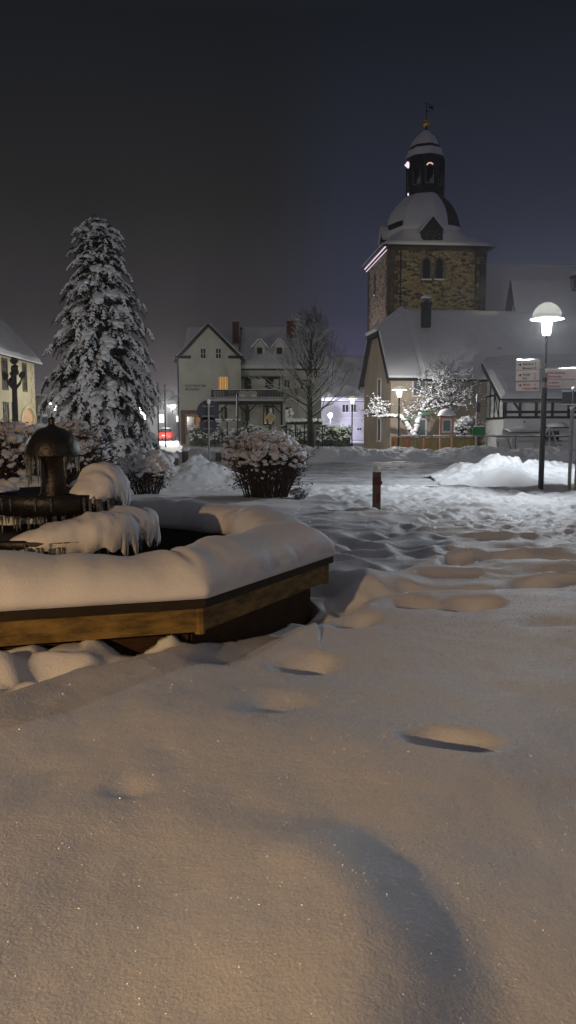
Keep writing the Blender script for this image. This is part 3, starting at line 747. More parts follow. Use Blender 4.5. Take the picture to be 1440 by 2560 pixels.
# ------------------------------------------------------------------ fir
def make_fir(cx, cy, H_, rbase, seed):
    rr = random.Random(seed); nr = np.random.default_rng(seed)
    t = thing('fir_tree', (cx, cy, 0), 'tall dense fir laden with snow standing behind the fountain', 'tree')
    m = MB(); m.tube([(cx, cy, -.1), (cx, cy, H_ * .5), (cx, cy, H_ * .99)], [.20, .12, .02], 10); m.build('trunk', 'bark', t, True)
    # frond templates (local x = outwards, z = up)
    def frond():
        nv, nf = [], []
        for i in range(34):
            f = i / 33.0; x = f * 1.0; dz = -0.28 * f * f
            for sgn in (-1, 1):
                L_ = (0.34 * (1 - f * .75)) * rr.uniform(.7, 1.2)
                a = R(rr.uniform(35, 60)); k = len(nv)
                dx, dy = math.cos(a) * L_, sgn * math.sin(a) * L_; zz = rr.uniform(-.14, .02) - L_ * .25
                w = .032
                nv += [(x - w, 0, dz), (x + w, 0, dz - .02), (x + dx, dy, dz + zz)]; nf.append((k, k + 1, k + 2))
                k = len(nv); nv += [(x, -w, dz), (x, w, dz), (x + dx * .3, dy * .4, dz - L_ * .8)]; nf.append((k, k + 1, k + 2))
        sb = MB()
        for i in range(3):
            f = .28 + i * .26; r_ = .15 * (1.15 - f * .5)
            sb.blob((f, 0, -.28 * f * f + .05), (r_ * 1.35, r_ * .75, r_ * .5), .4, 4.0, 1, rr.randint(0, 99))
        for sgn in (-1, 1):
            for i in range(3):
                f = .22 + i * .25; L_ = .22 * (1 - f * .5); a = R(50)
                c = (f + math.cos(a) * L_ * .7, sgn * math.sin(a) * L_ * .75, -.28 * f * f - .02)
                rot = Matrix.Rotation(sgn * a, 3, 'Z') @ Matrix.Rotation(R(28), 3, 'Y')
                if rr.random() < .85: sb.blob(c, (.15, .055, .045), .35, 6.0, 1, rr.randint(0, 99), rot=rot)
        return np.array(nv), np.array(nf), np.concatenate(sb.v), np.array(sb.f)
    T = [frond() for _ in range(9)]
    fo, sn, br = MB(), MB(), MB()
    z = 0.12
    lay = 0
    while z < H_ - .15:
        q = 1 - z / H_
        Lm = np.interp(q, [0, .02, .07, .16, .29, .43, .6, .76, .9, 1], [.1, .35, .72, 1.02, 1.42, 1.72, 2.05, 2.25, 2.3, 2.0]) * rbase / 2.35
        nb = max(6, int(12 * q + 7))
        a0 = rr.uniform(0, 6.28)
        for b in range(nb):
            a = a0 + 2 * math.pi * b / nb + rr.uniform(-.3, .3)
            L_ = Lm * (rr.uniform(.70, 1.0) if rr.random() < .8 else rr.uniform(1.0, 1.16))
            up = R(26 + 24 * (1 - q) ** 1.5 + rr.uniform(-9, 9))
            d = Vector((math.cos(a), math.sin(a), 0)); sd = Vector((-math.sin(a), math.cos(a), 0))
            zz = z + rr.uniform(-.12, .12)
            def P(f): return Vector((cx, cy, zz)) + d * (L_ * f) + Vector((0, 0, math.tan(up) * L_ * f - (0.80 + .1 * q) * L_ * f * f * (1.0)))
            br.tube([P(0), P(.5), P(.95)], [.03 * q + .012, .02 * q + .008, .006], 4)
            if rr.random() < .5:
                for f_, s_ in ((.55, .8), (.78, 1.0), (.97, .62)):
                    c_ = P(f_); tn = (P(min(1.05, f_ + .05)) - P(f_ - .05)).normalized(); w_ = Vector((0, 0, 1)).cross(tn).normalized()
                    rm = Matrix((tn, w_, tn.cross(w_))).transposed(); k_ = (.11 + .12 * L_ * .6) * s_ * rr.uniform(.75, 1.2)
                    sn.blob(c_ + Vector((0, 0, .05)), (k_ * 1.35, k_ * 1.1, k_ * .42), .55, 5.5, 2, lay, rot=rm); lay += 1
            nfd = max(2, int(L_ / .30) + 1)
            for i in range(nfd + 1):
                f = 0.25 + .75 * i / nfd if nfd > 0 else 1
                base = P(f); tan = (P(min(1.0, f + .05)) - P(f - .05)).normalized()
                lst = [(0, 1.0)] if i == nfd else [(rr.uniform(.5, 1.0), 1), (-rr.uniform(.5, 1.0), 1)]
                for off, _ in lst:
                    sc = (0.36 + .34 * q) * rr.uniform(.7, 1.2) * (1.0 if i == nfd else 1.1 - .3 * f)
                    if i < nfd: sc = min(sc, .34 + .5 * L_ * (1 - f * .6))
                    x = (tan * math.cos(off) + sd * math.sin(off)); x.z -= rr.uniform(0, .28); x.normalize()
                    y = Vector((0, 0, 1)).cross(x).normalized(); w = x.cross(y)
                    Mx = np.array([x, y, w]).T * sc
                    nv, nf, sv, sf = T[rr.randint(0, 8)]
                    fo.addnp(nv @ Mx.T + np.array(base), nf)
                    # the side towards the wind holds more
                    if rr.random() < (.3 if f < .6 else .72):
                        Ms = np.array([x, y, w * rr.uniform(.8, 1.5)]).T * sc * rr.uniform(.9, 1.15)
                        sn.addnp(sv @ Ms.T + np.array(base) + np.array((0, 0, .01)), sf)
        z += 0.22 + .26 * q
    for i in range(7):
        a = rr.uniform(0, 6.28); nv, nf, sv, sf = T[i]
        x = Vector((math.cos(a) * .5, math.sin(a) * .5, .8)).normalized(); y = Vector((0, 0, 1)).cross(x).normalized(); w = x.cross(y)
        Mx = np.array([x, y, w]).T * .3; b = np.array((cx, cy, H_ - .45 + .07 * i))
        fo.addnp(nv @ Mx.T + b, nf)
        if i % 2: sn.addnp(sv @ Mx.T * .8 + b, sf)
    br.build('branches', 'bark', t); fo.build('crown', 'needles', t); sn.build('snow', 'snow_cap', t, smooth=True)
FY = 33.0
make_fir(XW(258, FY), FY, ZW(548, FY), 2.35, 5)

# ------------------------------------------------------------------ bare trees
def grow(p, d, L_, r, depth, out, rr, up=.25, spread=(22, 50), kids=(3, 5), maxd=4, jit=.12, curve=0.0):
    n = 4 if depth < 2 else 3
    pts = [p.copy()]; rad = [r]; dd = d.copy()
    for i in range(n):
        dd = (dd + Vector((rr.gauss(0, jit), rr.gauss(0, jit), rr.gauss(0, jit) + up * .5 - curve * (i / n)))).normalized()
        p = p + dd * (L_ / n); pts.append(p.copy()); rad.append(max(.006, r * (1 - .62 * (i + 1) / n)))
    out.append((pts, rad, depth))
    if depth >= maxd: return
    k = rr.randint(*kids)
    for i in range(k):
        f = rr.uniform(.3, 1.0) if i else 1.0
        j = min(n - 1, int(f * n)); q = pts[j].lerp(pts[j + 1], f * n - j) if f < 1 else pts[-1]
        ax = (pts[j + 1] - pts[j]).normalized()
        a = R(rr.uniform(*spread)); az = rr.uniform(0, 6.28)
        s1 = ax.cross(Vector((0.3, .5, .8))).normalized(); s2 = ax.cross(s1)
        nd = (ax * math.cos(a) + (s1 * math.cos(az) + s2 * math.sin(az)) * math.sin(a)).normalized()
        grow(q, nd, L_ * rr.uniform(.5, .78), rad[j] * rr.uniform(.5, .72) if f < 1 else rad[-1] * 1.0, depth + 1, out, rr, up, spread, kids, maxd, jit, curve)
def tree_mesh(t, segs, snow_w=1.0, smax=.8, trunk_depth=0, barkm='bark'):
    tr, br, sn = MB(), MB(), MB()
    for pts, rad, dep in segs:
        (tr if dep <= trunk_depth else br).tube(pts, rad, 8 if dep <= trunk_depth else (5 if dep < 3 else 3), cap=dep < 2)
        if snow_w > 0:
            run = []
            for i in range(len(pts) - 1):
                s_ = (pts[i + 1] - pts[i]).normalized()
                if abs(s_.z) < smax and dep > 0:
                    w0 = (rad[i] * .8 + .011 * snow_w); w1 = (rad[i + 1] * .8 + .011 * snow_w)
                    sn.tube([pts[i] + Vector((0, 0, rad[i] * .5 + w0 * .6)), pts[i + 1] + Vector((0, 0, rad[i + 1] * .5 + w1 * .6))], [w0, w1], 4, cap=True)
    tr.build('trunk', barkm, t, True); br.build('branches', barkm, t)
    if snow_w > 0 and sn.n: sn.build('snow', 'snow_cap', t)
TY = 58.0
rr = random.Random(12); bx = XW(777, TY)
t = thing('bare_tree', (bx, TY, 0), 'big leafless linden with snow on its lower branches before the pale house', 'tree')
segs = []
top = ZW(760, TY)
trunk = [Vector((bx, TY, -.1)), Vector((bx - .05, TY, 2.0)), Vector((bx - .08, TY, 4.0)), Vector((bx - .05, TY, 6.5)), Vector((bx + .05, TY, 9.0)), Vector((bx, TY, top - 1.2))]
segs.append((trunk, [.27, .21, .17, .12, .07, .03], 0))
for i in range(40):
    f = i / 39.0; z = 2.3 + f ** .9 * (top - 4.3)
    k = 0
    while k < len(trunk) - 2 and trunk[k + 1].z < z: k += 1
    q = trunk[k].lerp(trunk[k + 1], (z - trunk[k].z) / (trunk[k + 1].z - trunk[k].z))
    az = i * 2.4 + rr.uniform(-.3, .3); el = R(22 + 46 * f + rr.uniform(-6, 6))
    L_ = 4.0 * (1 - .62 * f)
    d = Vector((math.cos(az) * math.cos(el), math.sin(az) * math.cos(el), math.sin(el)))
    grow(q, d, L_ * .62, .075 * (1 - .6 * f), 1, segs, rr, up=.16, spread=(14, 38), kids=(3, 5), maxd=4, jit=.07)
tree_mesh(t, segs, .6, .70)
# pollarded tree before the stone house
PY = 42.0; px = XW(40, PY)
rr = random.Random(3); t = thing('pollarded_tree', (px, PY, 0), 'small dark pollarded tree with knobbly stubs before the arched stone house', 'tree')
segs = [([Vector((px, PY, 0)), Vector((px, PY, ZW(985, PY))), Vector((px + .02, PY, ZW(920, PY)))], [.17, .15, .13], 0)]
zc = ZW(975, PY)
for sx, ez in ((-.42, .75), (.46, .8), (-.15, .5), (.05, 1.5)):
    e = Vector((px + sx, PY + rr.uniform(-.3, .3), zc + ez))
    segs.append(([Vector((px, PY, zc)), Vector((px + sx * .7, PY, zc + ez * .45)), e], [.09, .075, .07], 1))
tree_mesh(t, segs, 0)
m = MB()
for pts, rad, dep in segs[1:] + [segs[0]]:
    for k in range(4): m.blob(pts[-1] + Vector((rr.uniform(-.06, .06), rr.uniform(-.06, .06), rr.uniform(-.12, .12))), rr.uniform(.09, .15), .4, 6, 2, k)
for k in range(7): m.blob((px + rr.uniform(-.12, .12), PY, ZW(925, PY) + rr.uniform(-.3, .25)), rr.uniform(.1, .17), .4, 6, 2, k)
m.build('knobs', 'bark', t, True)
# leaning apple tree loaded with snow
AY = 45.2
rr = random.Random(8); b0 = W(1034, 1092, AY); b0.z = 0
t = thing('apple_tree', (b0.x, AY, 0), 'crooked leaning fruit tree loaded with snow in front of the beige house', 'tree')
segs = []
def limb(pxs, r0, r1, dep=1, dy=0.0):
    pts = [W(x, y, AY + dy * i / len(pxs)) for i, (x, y) in enumerate(pxs)]
    segs.append((pts, list(np.linspace(r0, r1, len(pts))), dep)); return pts
segs.append(([Vector((b0.x, AY, -.1)), W(1034, 1085, AY)], [.16, .15], 0))
l1 = limb([(1034, 1088), (1018, 1062), (1000, 1042), (975, 1040), (945, 1042), (932, 1032)], .13, .07)
l2 = limb([(1036, 1088), (1044, 1055), (1052, 1030), (1066, 1005), (1090, 992)], .13, .07)
l3 = limb([(1066, 1005), (1090, 1018), (1125, 1010), (1165, 1015)], .06, .03, dy=-.6)
l4 = limb([(1052, 1030), (1095, 1015), (1130, 995), (1160, 985)], .06, .03, dy=1.0)
l5 = limb([(1090, 992), (1105, 965), (1112, 945)], .05, .03)
for pts, k, up, s in ((l1, 22, .0, .55), (l2, 10, .1, .9), (l3, 34, .05, .9), (l4, 36, .12, .95), (l5, 22, .2, .9)):
    for i in range(k):
        if pts is l1: f = rr.uniform(.88, 1)
        else: f = rr.uniform(.25, 1)
        f *= len(pts) - 1; j = min(int(f), len(pts) - 2); q = pts[j].lerp(pts[j + 1], f - j)
        az = rr.uniform(0, 6.28); el = R(rr.uniform(-5, 60)); d = Vector((math.cos(az) * math.cos(el), math.sin(az) * math.cos(el), math.sin(el)))
        grow(q, d, s * rr.uniform(.6, 1.3), .022, 1, segs, rr, up=up, spread=(20, 70), kids=(2, 4), maxd=3, jit=.2)
tr, br, sn = MB(), MB(), MB()
for pts, rad, dep in segs:
    (tr if rad[0] > .05 else br).tube(pts, rad, 8 if rad[0] > .05 else 4)
    for i in range(len(pts) - 1):
        s_ = (pts[i + 1] - pts[i]); n = max(1, int(s_.length / .13))
        if rad[0] < .05 and rr.random() < .45: continue
        for k in range(n):
            q = pts[i].lerp(pts[i + 1], (k + rr.random()) / n); r_ = rad[i] * .72 + rr.uniform(.012, .045)
            if rad[0] > .05: sn.blob(q + Vector((0, -.03, r_ * .5)), (r_ * 1.3, r_ * 1.05, r_), .3, 6, 1, k)
            else: sn.blob(q + Vector((0, 0, r_ * .6)), (r_ * 1.2, r_ * 1.1, r_ * .8), .45, 9, 0 if i % 2 else 1, k)
tr.build('trunk', 'bark', t, True); br.build('branches', 'bark', t); sn.build('snow', 'snow_cap', t, smooth=True)
# green straps holding the leaning trunk
m = MB()
for a_, b_ in (((1008, 1052), (1088, 1022)), ((1008, 1054), (1092, 1026)), ((1088, 1022), (1052, 1036))):
    m.tube([W(*a_, AY - .15), W(*b_, AY - .15)], .02, 4)
o = m.build('support_strap', 'teal', None); tag(o, 'green straps holding up the leaning snow-covered fruit tree', 'strap')
# snow-filled shrub right of the notice case
bush('bush', XW(1170, 43.3), 43.3, 1.9, 1.0, ZW(1042, 43.3), 'snowy shrub beneath the fruit tree, next to the green board', 'bush', 'shrubs across the road', 41, n_st=50, leaf=500, clump=.14, dens=50, small=200, zbase=0.0)

# ------------------------------------------------------------------ buildings
def roofslab(parent, pts, name='roof', dark='dark_roof', snow=0.2, th=0.12, snow_pts=None):
    m = MB(); m.slab(pts, th); r_ = m.build(name, dark, parent)
    if snow > 0:
        c = sum((Vector(p) for p in pts), Vector()) / len(pts)
        n = (Vector(pts[1]) - Vector(pts[0])).cross(Vector(pts[2]) - Vector(pts[0])).normalized()
        if n.z < 0: n = -n
        q = [Vector(p) * .997 + c * .003 + n * (th + .003) for p in pts]
        m = MB()
        # subdivided noisy blanket for quads
        if len(q) == 4:
            nu = max(4, min(90, int((q[1] - q[0]).length / .3))); nv = max(4, min(60, int((q[3] - q[0]).length / .3)))
            vs = []
            for j in range(nv + 1):
                for i in range(nu + 1):
                    a = q[0].lerp(q[1], i / nu); b = q[3].lerp(q[2], i / nu); p = a.lerp(b, j / nv)
                    e = min(i, nu - i) / nu * (q[1] - q[0]).length; e2 = min(j, nv - j) / nv * (q[3] - q[0]).length
                    k = min(1, (min(e, e2) / .35)) ** .5 if min(e, e2) > 0 else 0.35
                    h = snow * (k if k > .35 else .35) * (1 + .25 * float(vn3(p.x * .6, p.y * .6, p.z * .6, 9)) + .12 * float(vn3(p.x * 2, p.y * 2, p.z * 2, 10)))
                    vs.append(p + n * h)
            base = []
            for j in range(nv + 1):
                for i in range(nu + 1):
                    a = q[0].lerp(q[1], i / nu); b = q[3].lerp(q[2], i / nu); base.append(a.lerp(b, j / nv))
            w = nu + 1; k0 = len(vs)
            f = [(j * w + i, j * w + i + 1, (j + 1) * w + i + 1, (j + 1) * w + i) for j in range(nv) for i in range(nu)]
            per = [i for i in range(w)] + [j * w + nu for j in range(1, nv + 1)] + [nv * w + i for i in range(nu - 1, -1, -1)] + [j * w for j in range(nv - 1, 0, -1)]
            pv = [base[i] for i in per]
            for a in range(len(per)):
                b = (a + 1) % len(per); f.append((per[a], k0 + a, k0 + b, per[b]))
            f.append(tuple(k0 + a for a in range(len(per))))
            m.add([tuple(v) for v in vs + pv], f)
            m.build('snow', 'snow_cap', r_, smooth=False)
        else:
            m.slab(q, snow * .8); m.build('snow', 'snow_cap', r_)
    return r_
def chimney(parent, x, y, z0, z1, sx, sy, m_='brick', cap=.12, rz=0):
    m = MB(); m.box((x, y, (z0 + z1) / 2), (sx, sy, z1 - z0), rz); m.box((x, y, z1 - .10), (sx + .1, sy + .1, .12), rz)
    c = m.build('chimney', m_, parent)
    if cap: m = MB(); m.blob((x, y, z1 + .02), (sx * .55, sy * .55, cap), .2, 3, 2, 3, flat=.9); m.build('snow', 'snow_cap', c, True)

# ---- pale house, gable to the left
HY = 75.0
t = thing('pale_house', (XW(525, HY), HY, 0), 'pale green-grey house with a steep gable, two chimneys and one lit window', 'house')
P0 = Plane(0, HY)
gx0, gx1 = XW(449, HY), XW(603, HY); pkx, pkz = XW(524, HY), ZW(812, HY); ez = ZW(893, HY)
m = MB(); m.prism([P0.pt(gx0, -.2), P0.pt(gx1, -.2), P0.pt(gx1, ez), P0.pt(pkx, pkz - .15), P0.pt(gx0, ez)], (0, 9, 0))
m.build('gable_wing', 'pale_plaster', t)
ov = .35
def vx(x, z, y): return Vector((x, y, z))
sl = (pkz - ez) / (pkx - gx0)
for sgn, gx in ((-1, gx0), (1, gx1)):
    ex = gx + sgn * ov; ezz = ez - ov * sl * .9
    roofslab(t, [vx(ex, ezz, HY - .35), vx(pkx, pkz, HY - .35), vx(pkx, pkz, HY + 9), vx(ex, ezz, HY + 9)], 'gable_roof', snow=.14, th=.12)
m = MB()
for sgn, gx in ((-1, gx0), (1, gx1)):
    a_, b_ = Vector((gx + sgn * (ov + .02), HY - .42, ez - ov * sl * .9 - .10)), Vector((pkx, HY - .42, pkz - .02))
    m.prism([a_, b_, b_ + Vector((0, 0, -.22)), a_ + Vector((0, 0, -.22))], (0, .06, 0))
    m.box((gx - sgn * .45, HY - .2, ez - .02), (1.5, .34, .22))
m.build('verge_board', 'timber', t)
m = MB(); m.tube([(gx0 - .15, HY - .25, ez - .2), (gx0 - .05, HY - .18, ez - 1.0), (gx0 - .05, HY - .18, 0)], .07, 6); m.build('downpipe', 'black_metal', t)
for a_, b_, c_, d_ in ((502, 872, 514, 896), (540, 872, 552, 896)): wpx(t, P0, a_, b_, c_, d_, fw=.07, mull=(1, 1))
wpx(t, P0, 547, 942, 569, 974, pane='curtain', fw=.06, mull=(1, 0), name='lit_window')
text(t, 'GASTHAUS AM', P0, XW(464, HY), ZW(967, HY), .30, 'dark_text'); text(t, 'BRUNNEN', P0, XW(464, HY), ZW(976, HY), .30, 'dark_text')
# main range, set back
Y1 = HY + 1.2; P1 = Plane(0, Y1)
mx0, mx1 = gx1 - .1, XW(803, Y1); e1 = ZW(917, Y1); rz1 = ZW(820, Y1 + 5.0)
m = MB(); m.box(((gx0 + 1 + mx1) / 2, Y1 + 5, e1 / 2 - .1), (mx1 - gx0 - 1, 10, e1 + .2)); m.build('wall', 'pale_plaster', t)
m = MB(); xa = gx0 + .6
m.prism([Vector((xa + .4, Y1, e1)), Vector((xa + .4, Y1 + 10, e1)), Vector((xa + .4, Y1 + 5, rz1 - .2))], (mx1 - xa - .5, 0, 0)); m.build('attic', 'pale_plaster', t)
sl1 = (rz1 - e1) / 5
roofslab(t, [vx(mx0 - .1, e1 - .35 * sl1, Y1 - .35), vx(mx1 + .3, e1 - .35 * sl1, Y1 - .35), vx(mx1 + .3, rz1, Y1 + 5), vx(mx0 - .1, rz1, Y1 + 5)], snow=.22)
roofslab(t, [vx(xa - .3, e1 - .35 * sl1, Y1 + 10.35), vx(mx1 + .3, e1 - .35 * sl1, Y1 + 10.35), vx(mx1 + .3, rz1, Y1 + 5), vx(xa - .3, rz1, Y1 + 5)], snow=.22)
roofslab(t, [vx(gx0 + .1, e1 + .3 * sl1 * 5, Y1 + 1.5), vx(mx0 - .3, e1 + .3 * sl1 * 5, Y1 + 1.5), vx(mx0 - .3, rz1, Y1 + 5), vx(gx0 + .1, rz1, Y1 + 5)], snow=.15, th=.10)
chimney(t, XW(591, Y1 + 2.5), Y1 + 2.5, ZW(858, Y1 + 2.5), ZW(805, Y1 + 2.5), .62, .7)
chimney(t, XW(728, Y1 + 3.5), Y1 + 3.5, ZW(848, Y1 + 3.5), ZW(803, Y1 + 3.5), .95, .8)
for cx_ in (650, 699):                                   # two dormers
    Yd = Y1 + 1.0; pl = Plane(0, Yd); x0, x1 = XW(cx_ - 14, Yd), XW(cx_ + 14, Yd); zb, ze, zp = ZW(893, Yd), ZW(866, Yd), ZW(848, Yd); xm = (x0 + x1) / 2
    m = MB(); m.prism([pl.pt(x0, zb), pl.pt(x1, zb), pl.pt(x1, ze), pl.pt(xm, zp - .05), pl.pt(x0, ze)], (0, 3.2, 0)); d_ = m.build('dormer', 'white_trim', t)
    for s_, xx in ((-1, x0), (1, x1)):
        m = MB(); m.slab([Vector((xx + s_ * .2, Yd - .22, ze - .15)), Vector((xm, Yd - .22, zp)), Vector((xm, Yd + 3.2, zp)), Vector((xx + s_ * .2, Yd + 3.2, ze - .15))], .16); m.build('snow', 'snow_cap', d_)
    m = MB(); pl.box(m, xm - .27, xm + .27, zb + .15, zb + .95, .01, .035); m.build('pane', 'glass', d_)
m = MB(); m.box(((mx0 + mx1) / 2, Y1 - .42, e1 - .33), (mx1 - mx0 + .4, .12, .10)); m.build('gutter', 'black_metal', t)
# first floor recess, balcony with banner, porch
wpx(t, P1, 612, 950, 626, 974, frame='timber', mull=(0, 0), name='balcony_door'); wpx(t, P1, 665, 948, 682, 974, frame='timber', mull=(1, 0)); wpx(t, P1, 712, 950, 724, 970, frame='white_trim')
wpx(t, P1, 752, 950, 766, 972)
m = MB(); P1.box(m, XW(601, Y1), XW(700, Y1), ZW(948, Y1), ZW(943, Y1), .02, .9); P1.box(m, XW(601, Y1), XW(604, Y1), ZW(978, Y1), ZW(948, Y1), .75, .88); P1.box(m, XW(697, Y1), XW(700, Y1), ZW(978, Y1), ZW(948, Y1), .75, .88); m.build('balcony_frame', 'timber', t)
BY = HY - 2.2; PB = Plane(0, BY)
bx0, bx1 = XW(531, BY), XW(706, BY)
m = MB()
PB.box(m, bx0, bx1, ZW(977, BY), ZW(975, BY), -.04, .04)
PB.box(m, bx0, bx1, ZW(994, BY), ZW(992, BY), -.04, .04)
n = 46
for i in range(n + 1):
    a_ = bx0 + (bx1 - bx0) * i / n; PB.box(m, a_ - .035, a_ + .035, ZW(992, BY), ZW(977, BY), -.02, .02)
for a_ in (bx0, (bx0 + bx1) / 2, bx1): PB.box(m, a_ - .07, a_ + .07, ZW(994, BY), ZW(974, BY), -.07, .07)
m.build('balcony_railing', 'timber', t)
m = MB(); PB.box(m, bx0, bx1, ZW(975, BY), ZW(974, BY) + .03, -.05, .05); m.build('railing_snow', 'snow_cap', t)
ban = MB(); PB.box(ban, XW(598, BY), XW(642, BY), ZW(993, BY), ZW(979, BY), .06, .09); ban = ban.build('banner', 'white_trim', t)
text(ban, 'RESTAURANT', PB, XW(620, BY), ZW(985.5, BY), .26, 'dark_text', d=.10, align='CENTER'); text(ban, 'CAFE', PB, XW(620, BY), ZW(991.5, BY), .26, 'dark_text', d=.10, align='CENTER')
PX0, PX1 = XW(527, BY - 1), XW(710, BY - 1)
roofslab(t, [vx(PX0, ZW(1004, BY - 1), BY - 1.2), vx(PX1, ZW(1004, BY - 1), BY - 1.2), vx(PX1, ZW(995, BY), BY + .1), vx(PX0, ZW(995, BY), BY + .1)], 'porch_roof', dark='timber', snow=.14, th=.08)
PF = Plane(0, BY - 1.0)
m = MB(); PF.box(m, PX0 + .1, PX1 - .1, ZW(1011, BY - 1), ZW(1005, BY - 1), -.08, .08)
m.box(((PX0 + PX1) / 2, BY + .55, ZW(996, BY) - .12), (PX1 - PX0 - .3, 3.0, .16)); m.build('porch_beam', 'timber', t)
for k, a_ in enumerate((545, 618, 704)):
    m = MB(); xx = XW(a_, BY - 1); PF.box(m, xx - .09, xx + .09, 0, ZW(1011, BY - 1), -.09, .09)
    for s_ in (-1, 1):
        if (k == 0 and s_ < 0) or (k == 2 and s_ > 0): continue
        m.tube([(xx, BY - 1, ZW(1035, BY - 1)), (xx + s_ * .85, BY - 1, ZW(1011, BY - 1))], .06, 4)
    m.build('porch_post', 'timber', t)
P2 = Plane(0, HY)
for a_, b_, c_, d_, nm in ((551, 1018, 569, 1050, 'window'),): wpx(t, P2, a_, b_, c_, d_, name=nm)
wpx(t, P1, 612, 1016, 624, 1052); wpx(t, P1, 660, 1015, 682, 1060, frame='timber', mull=(0, 0), name='door', sill=False); wpx(t, P1, 728, 1016, 742, 1046)
m = MB(); m.prism([Vector((XW(706, Y1 - 3), Y1 - 3, -.1)), Vector((XW(765, Y1 - 3), Y1 - 3, -.1)), Vector((XW(765, Y1 - 3), Y1 - 3, ZW(1000, Y1 - 3))), Vector((XW(738, Y1 - 3), Y1 - 3, ZW(984, Y1 - 3))), Vector((XW(706, Y1 - 3), Y1 - 3, ZW(1004, Y1 - 3)))], (0, 3, 0)); m.build('porch_annex', 'pale_plaster', t)
wpx(t, Plane(0, Y1 - 3), 714, 1018, 728, 1042)
# shop front in the gable
m = MB(); P2.box(m, XW(453, HY), XW(507, HY), ZW(1036, HY), ZW(1026, HY), .01, .30); sf = m.build('shop_fascia', 'brick', t)
text(sf, 'BÄCKEREI', P2, XW(458, HY), ZW(1034.5, HY), .36, 'red_text', d=.32)
m = MB(); P2.box(m, XW(453, HY), XW(463, HY), 0, ZW(1036, HY), .01, .16); m.build('brick_pier', 'brick', t); m = MB(); P2.box(m, XW(503, HY), XW(508, HY), 0, ZW(1036, HY), .01, .16); m.build('brick_pier', 'brick', t)
wpx(t, P2, 467, 1042, 486, 1084, frame='orange_panel', mull=(0, 0), fw=.1, name='shop_door', sill=False)
wpx(t, P2, 490, 1042, 501, 1078, frame='orange_panel', pane='shop_light', mull=(1, 0), fw=.08, name='shop_window')

# ---- violet-lit long house behind the bare tree
LY = 92.0; PL = Plane(0, LY)
t = thing('long_house', (XW(830, LY), LY, 0), 'long low house with a broad snowy roof behind the bare tree, by a bright floodlight', 'house')
x0, x1 = XW(650, LY), XW(935, LY); ze, zr = ZW(1000, LY), ZW(892, LY + 5)
m = MB(); m.box(((x0 + x1) / 2, LY + 5, ze / 2), (x1 - x0, 10, ze)); m.build('wall', 'lilac_plaster', t)
roofslab(t, [vx(x0 - .3, ze - .2, LY - .4), vx(x1 + .3, ze - .2, LY - .4), vx(x1 + .3, zr, LY + 5), vx(x0 - .3, zr, LY + 5)], snow=.25)
roofslab(t, [vx(x0 - .3, ze - .2, LY + 10.4), vx(x1 + .3, ze - .2, LY + 10.4), vx(x1 + .3, zr, LY + 5), vx(x0 - .3, zr, LY + 5)], snow=.25)
for a_, b_, c_, d_ in ((856, 1012, 871, 1030), (878, 1012, 890, 1030), (784, 1010, 797, 1028), (893, 1070, 903, 1076)): wpx(t, PL, a_, b_, c_, d_, fw=.07)
m = MB(); PL.box(m, XW(845, LY), XW(910, LY), ZW(1046, LY), ZW(1044, LY), .01, .10); m.build('cornice', 'white_trim', t)

# ---- beige house
BX, BYY = 6.3, 47.0; BA = math.atan2(.95, 7)
PF_ = Plane(BX, BYY, BA)                     # long front
PG = Plane(BX + 7 * math.cos(BA + R(90)), BYY + 7 * math.sin(BA + R(90)), BA - R(90))   # gable wall, running from the back to the front corner
t = thing('beige_house', (BX, BYY, 0), 'large beige two-storey house with a half-hipped snow roof before the church tower', 'house', BA)
a_, ez = PF_.hit(985, 936); Lh = 16.2
_, rz_ = Plane(BX + 3.5 * -math.sin(BA), BYY + 3.5 * math.cos(BA), BA).hit(1100, 768)
D = 7.0; rz_ -= .3; mid = D / 2
def bp(a, d, z): return PF_.pt(a, z, -d)
m = MB(); m.prism([bp(0, 0, -.2), bp(Lh, 0, -.2), bp(Lh, D, -.2), bp(0, D, -.2)], (0, 0, ez + .2)); m.build('wall', 'beige_plaster', t)
sl = (rz_ - ez) / mid; hz = ez + .62 * (rz_ - ez); hd = (hz - ez) / sl; hip = 1.7
m = MB(); m.prism([bp(.0, 0.0, ez), bp(0, hd, hz), bp(0, D - hd, hz), bp(0, D, ez)], tuple(PF_.u * .4)); m.build('gable', 'beige_plaster', t)
m = MB(); m.prism([bp(Lh, 0.0, ez), bp(Lh, mid, rz_ - .1), bp(Lh, D, ez)], tuple(-PF_.u * .4)); m.build('gable', 'beige_plaster', t)
o_ = .4; zo = ez - o_ * sl * .75
for sgn in (0, 1):
    dd0 = -o_ if sgn == 0 else D + o_; dh = hd if sgn == 0 else D - hd
    pts = [bp(-.3, dd0, zo), bp(Lh + .6, dd0, zo), bp(Lh + .6, mid, rz_), bp(hip, mid, rz_), bp(-.3, dh, hz)]
    # quad body + triangle towards the hip
    roofslab(t, [bp(hip, dd0, zo), bp(Lh + .6, dd0, zo), bp(Lh + .6, mid, rz_), bp(hip, mid, rz_)], snow=.22)
    m = MB(); m.slab([bp(hip, dd0, zo), bp(hip, mid, rz_), bp(-.3, dh, hz), bp(-.3, dd0, zo)] , .12); m.build('roof', 'dark_roof', t)
    m = MB(); nn = Vector((0, 0, .125)); m.slab([bp(hip, dd0, zo) + nn, bp(hip, mid, rz_) + nn, bp(-.27, dh, hz) + nn, bp(-.27, dd0, zo) + nn], .22); m.build('roof_snow', 'snow_cap', t)
m = MB(); m.slab([bp(hip, mid, rz_ + .02), bp(-.35, hd, hz), bp(-.35, D - hd, hz)], .14); m.build('roof', 'dark_roof', t)
m = MB(); m.slab([bp(hip, mid, rz_ + .17), bp(-.4, hd, hz + .15), bp(-.4, D - hd, hz + .15)], .2); m.build('roof_snow', 'snow_cap', t)
m = MB()
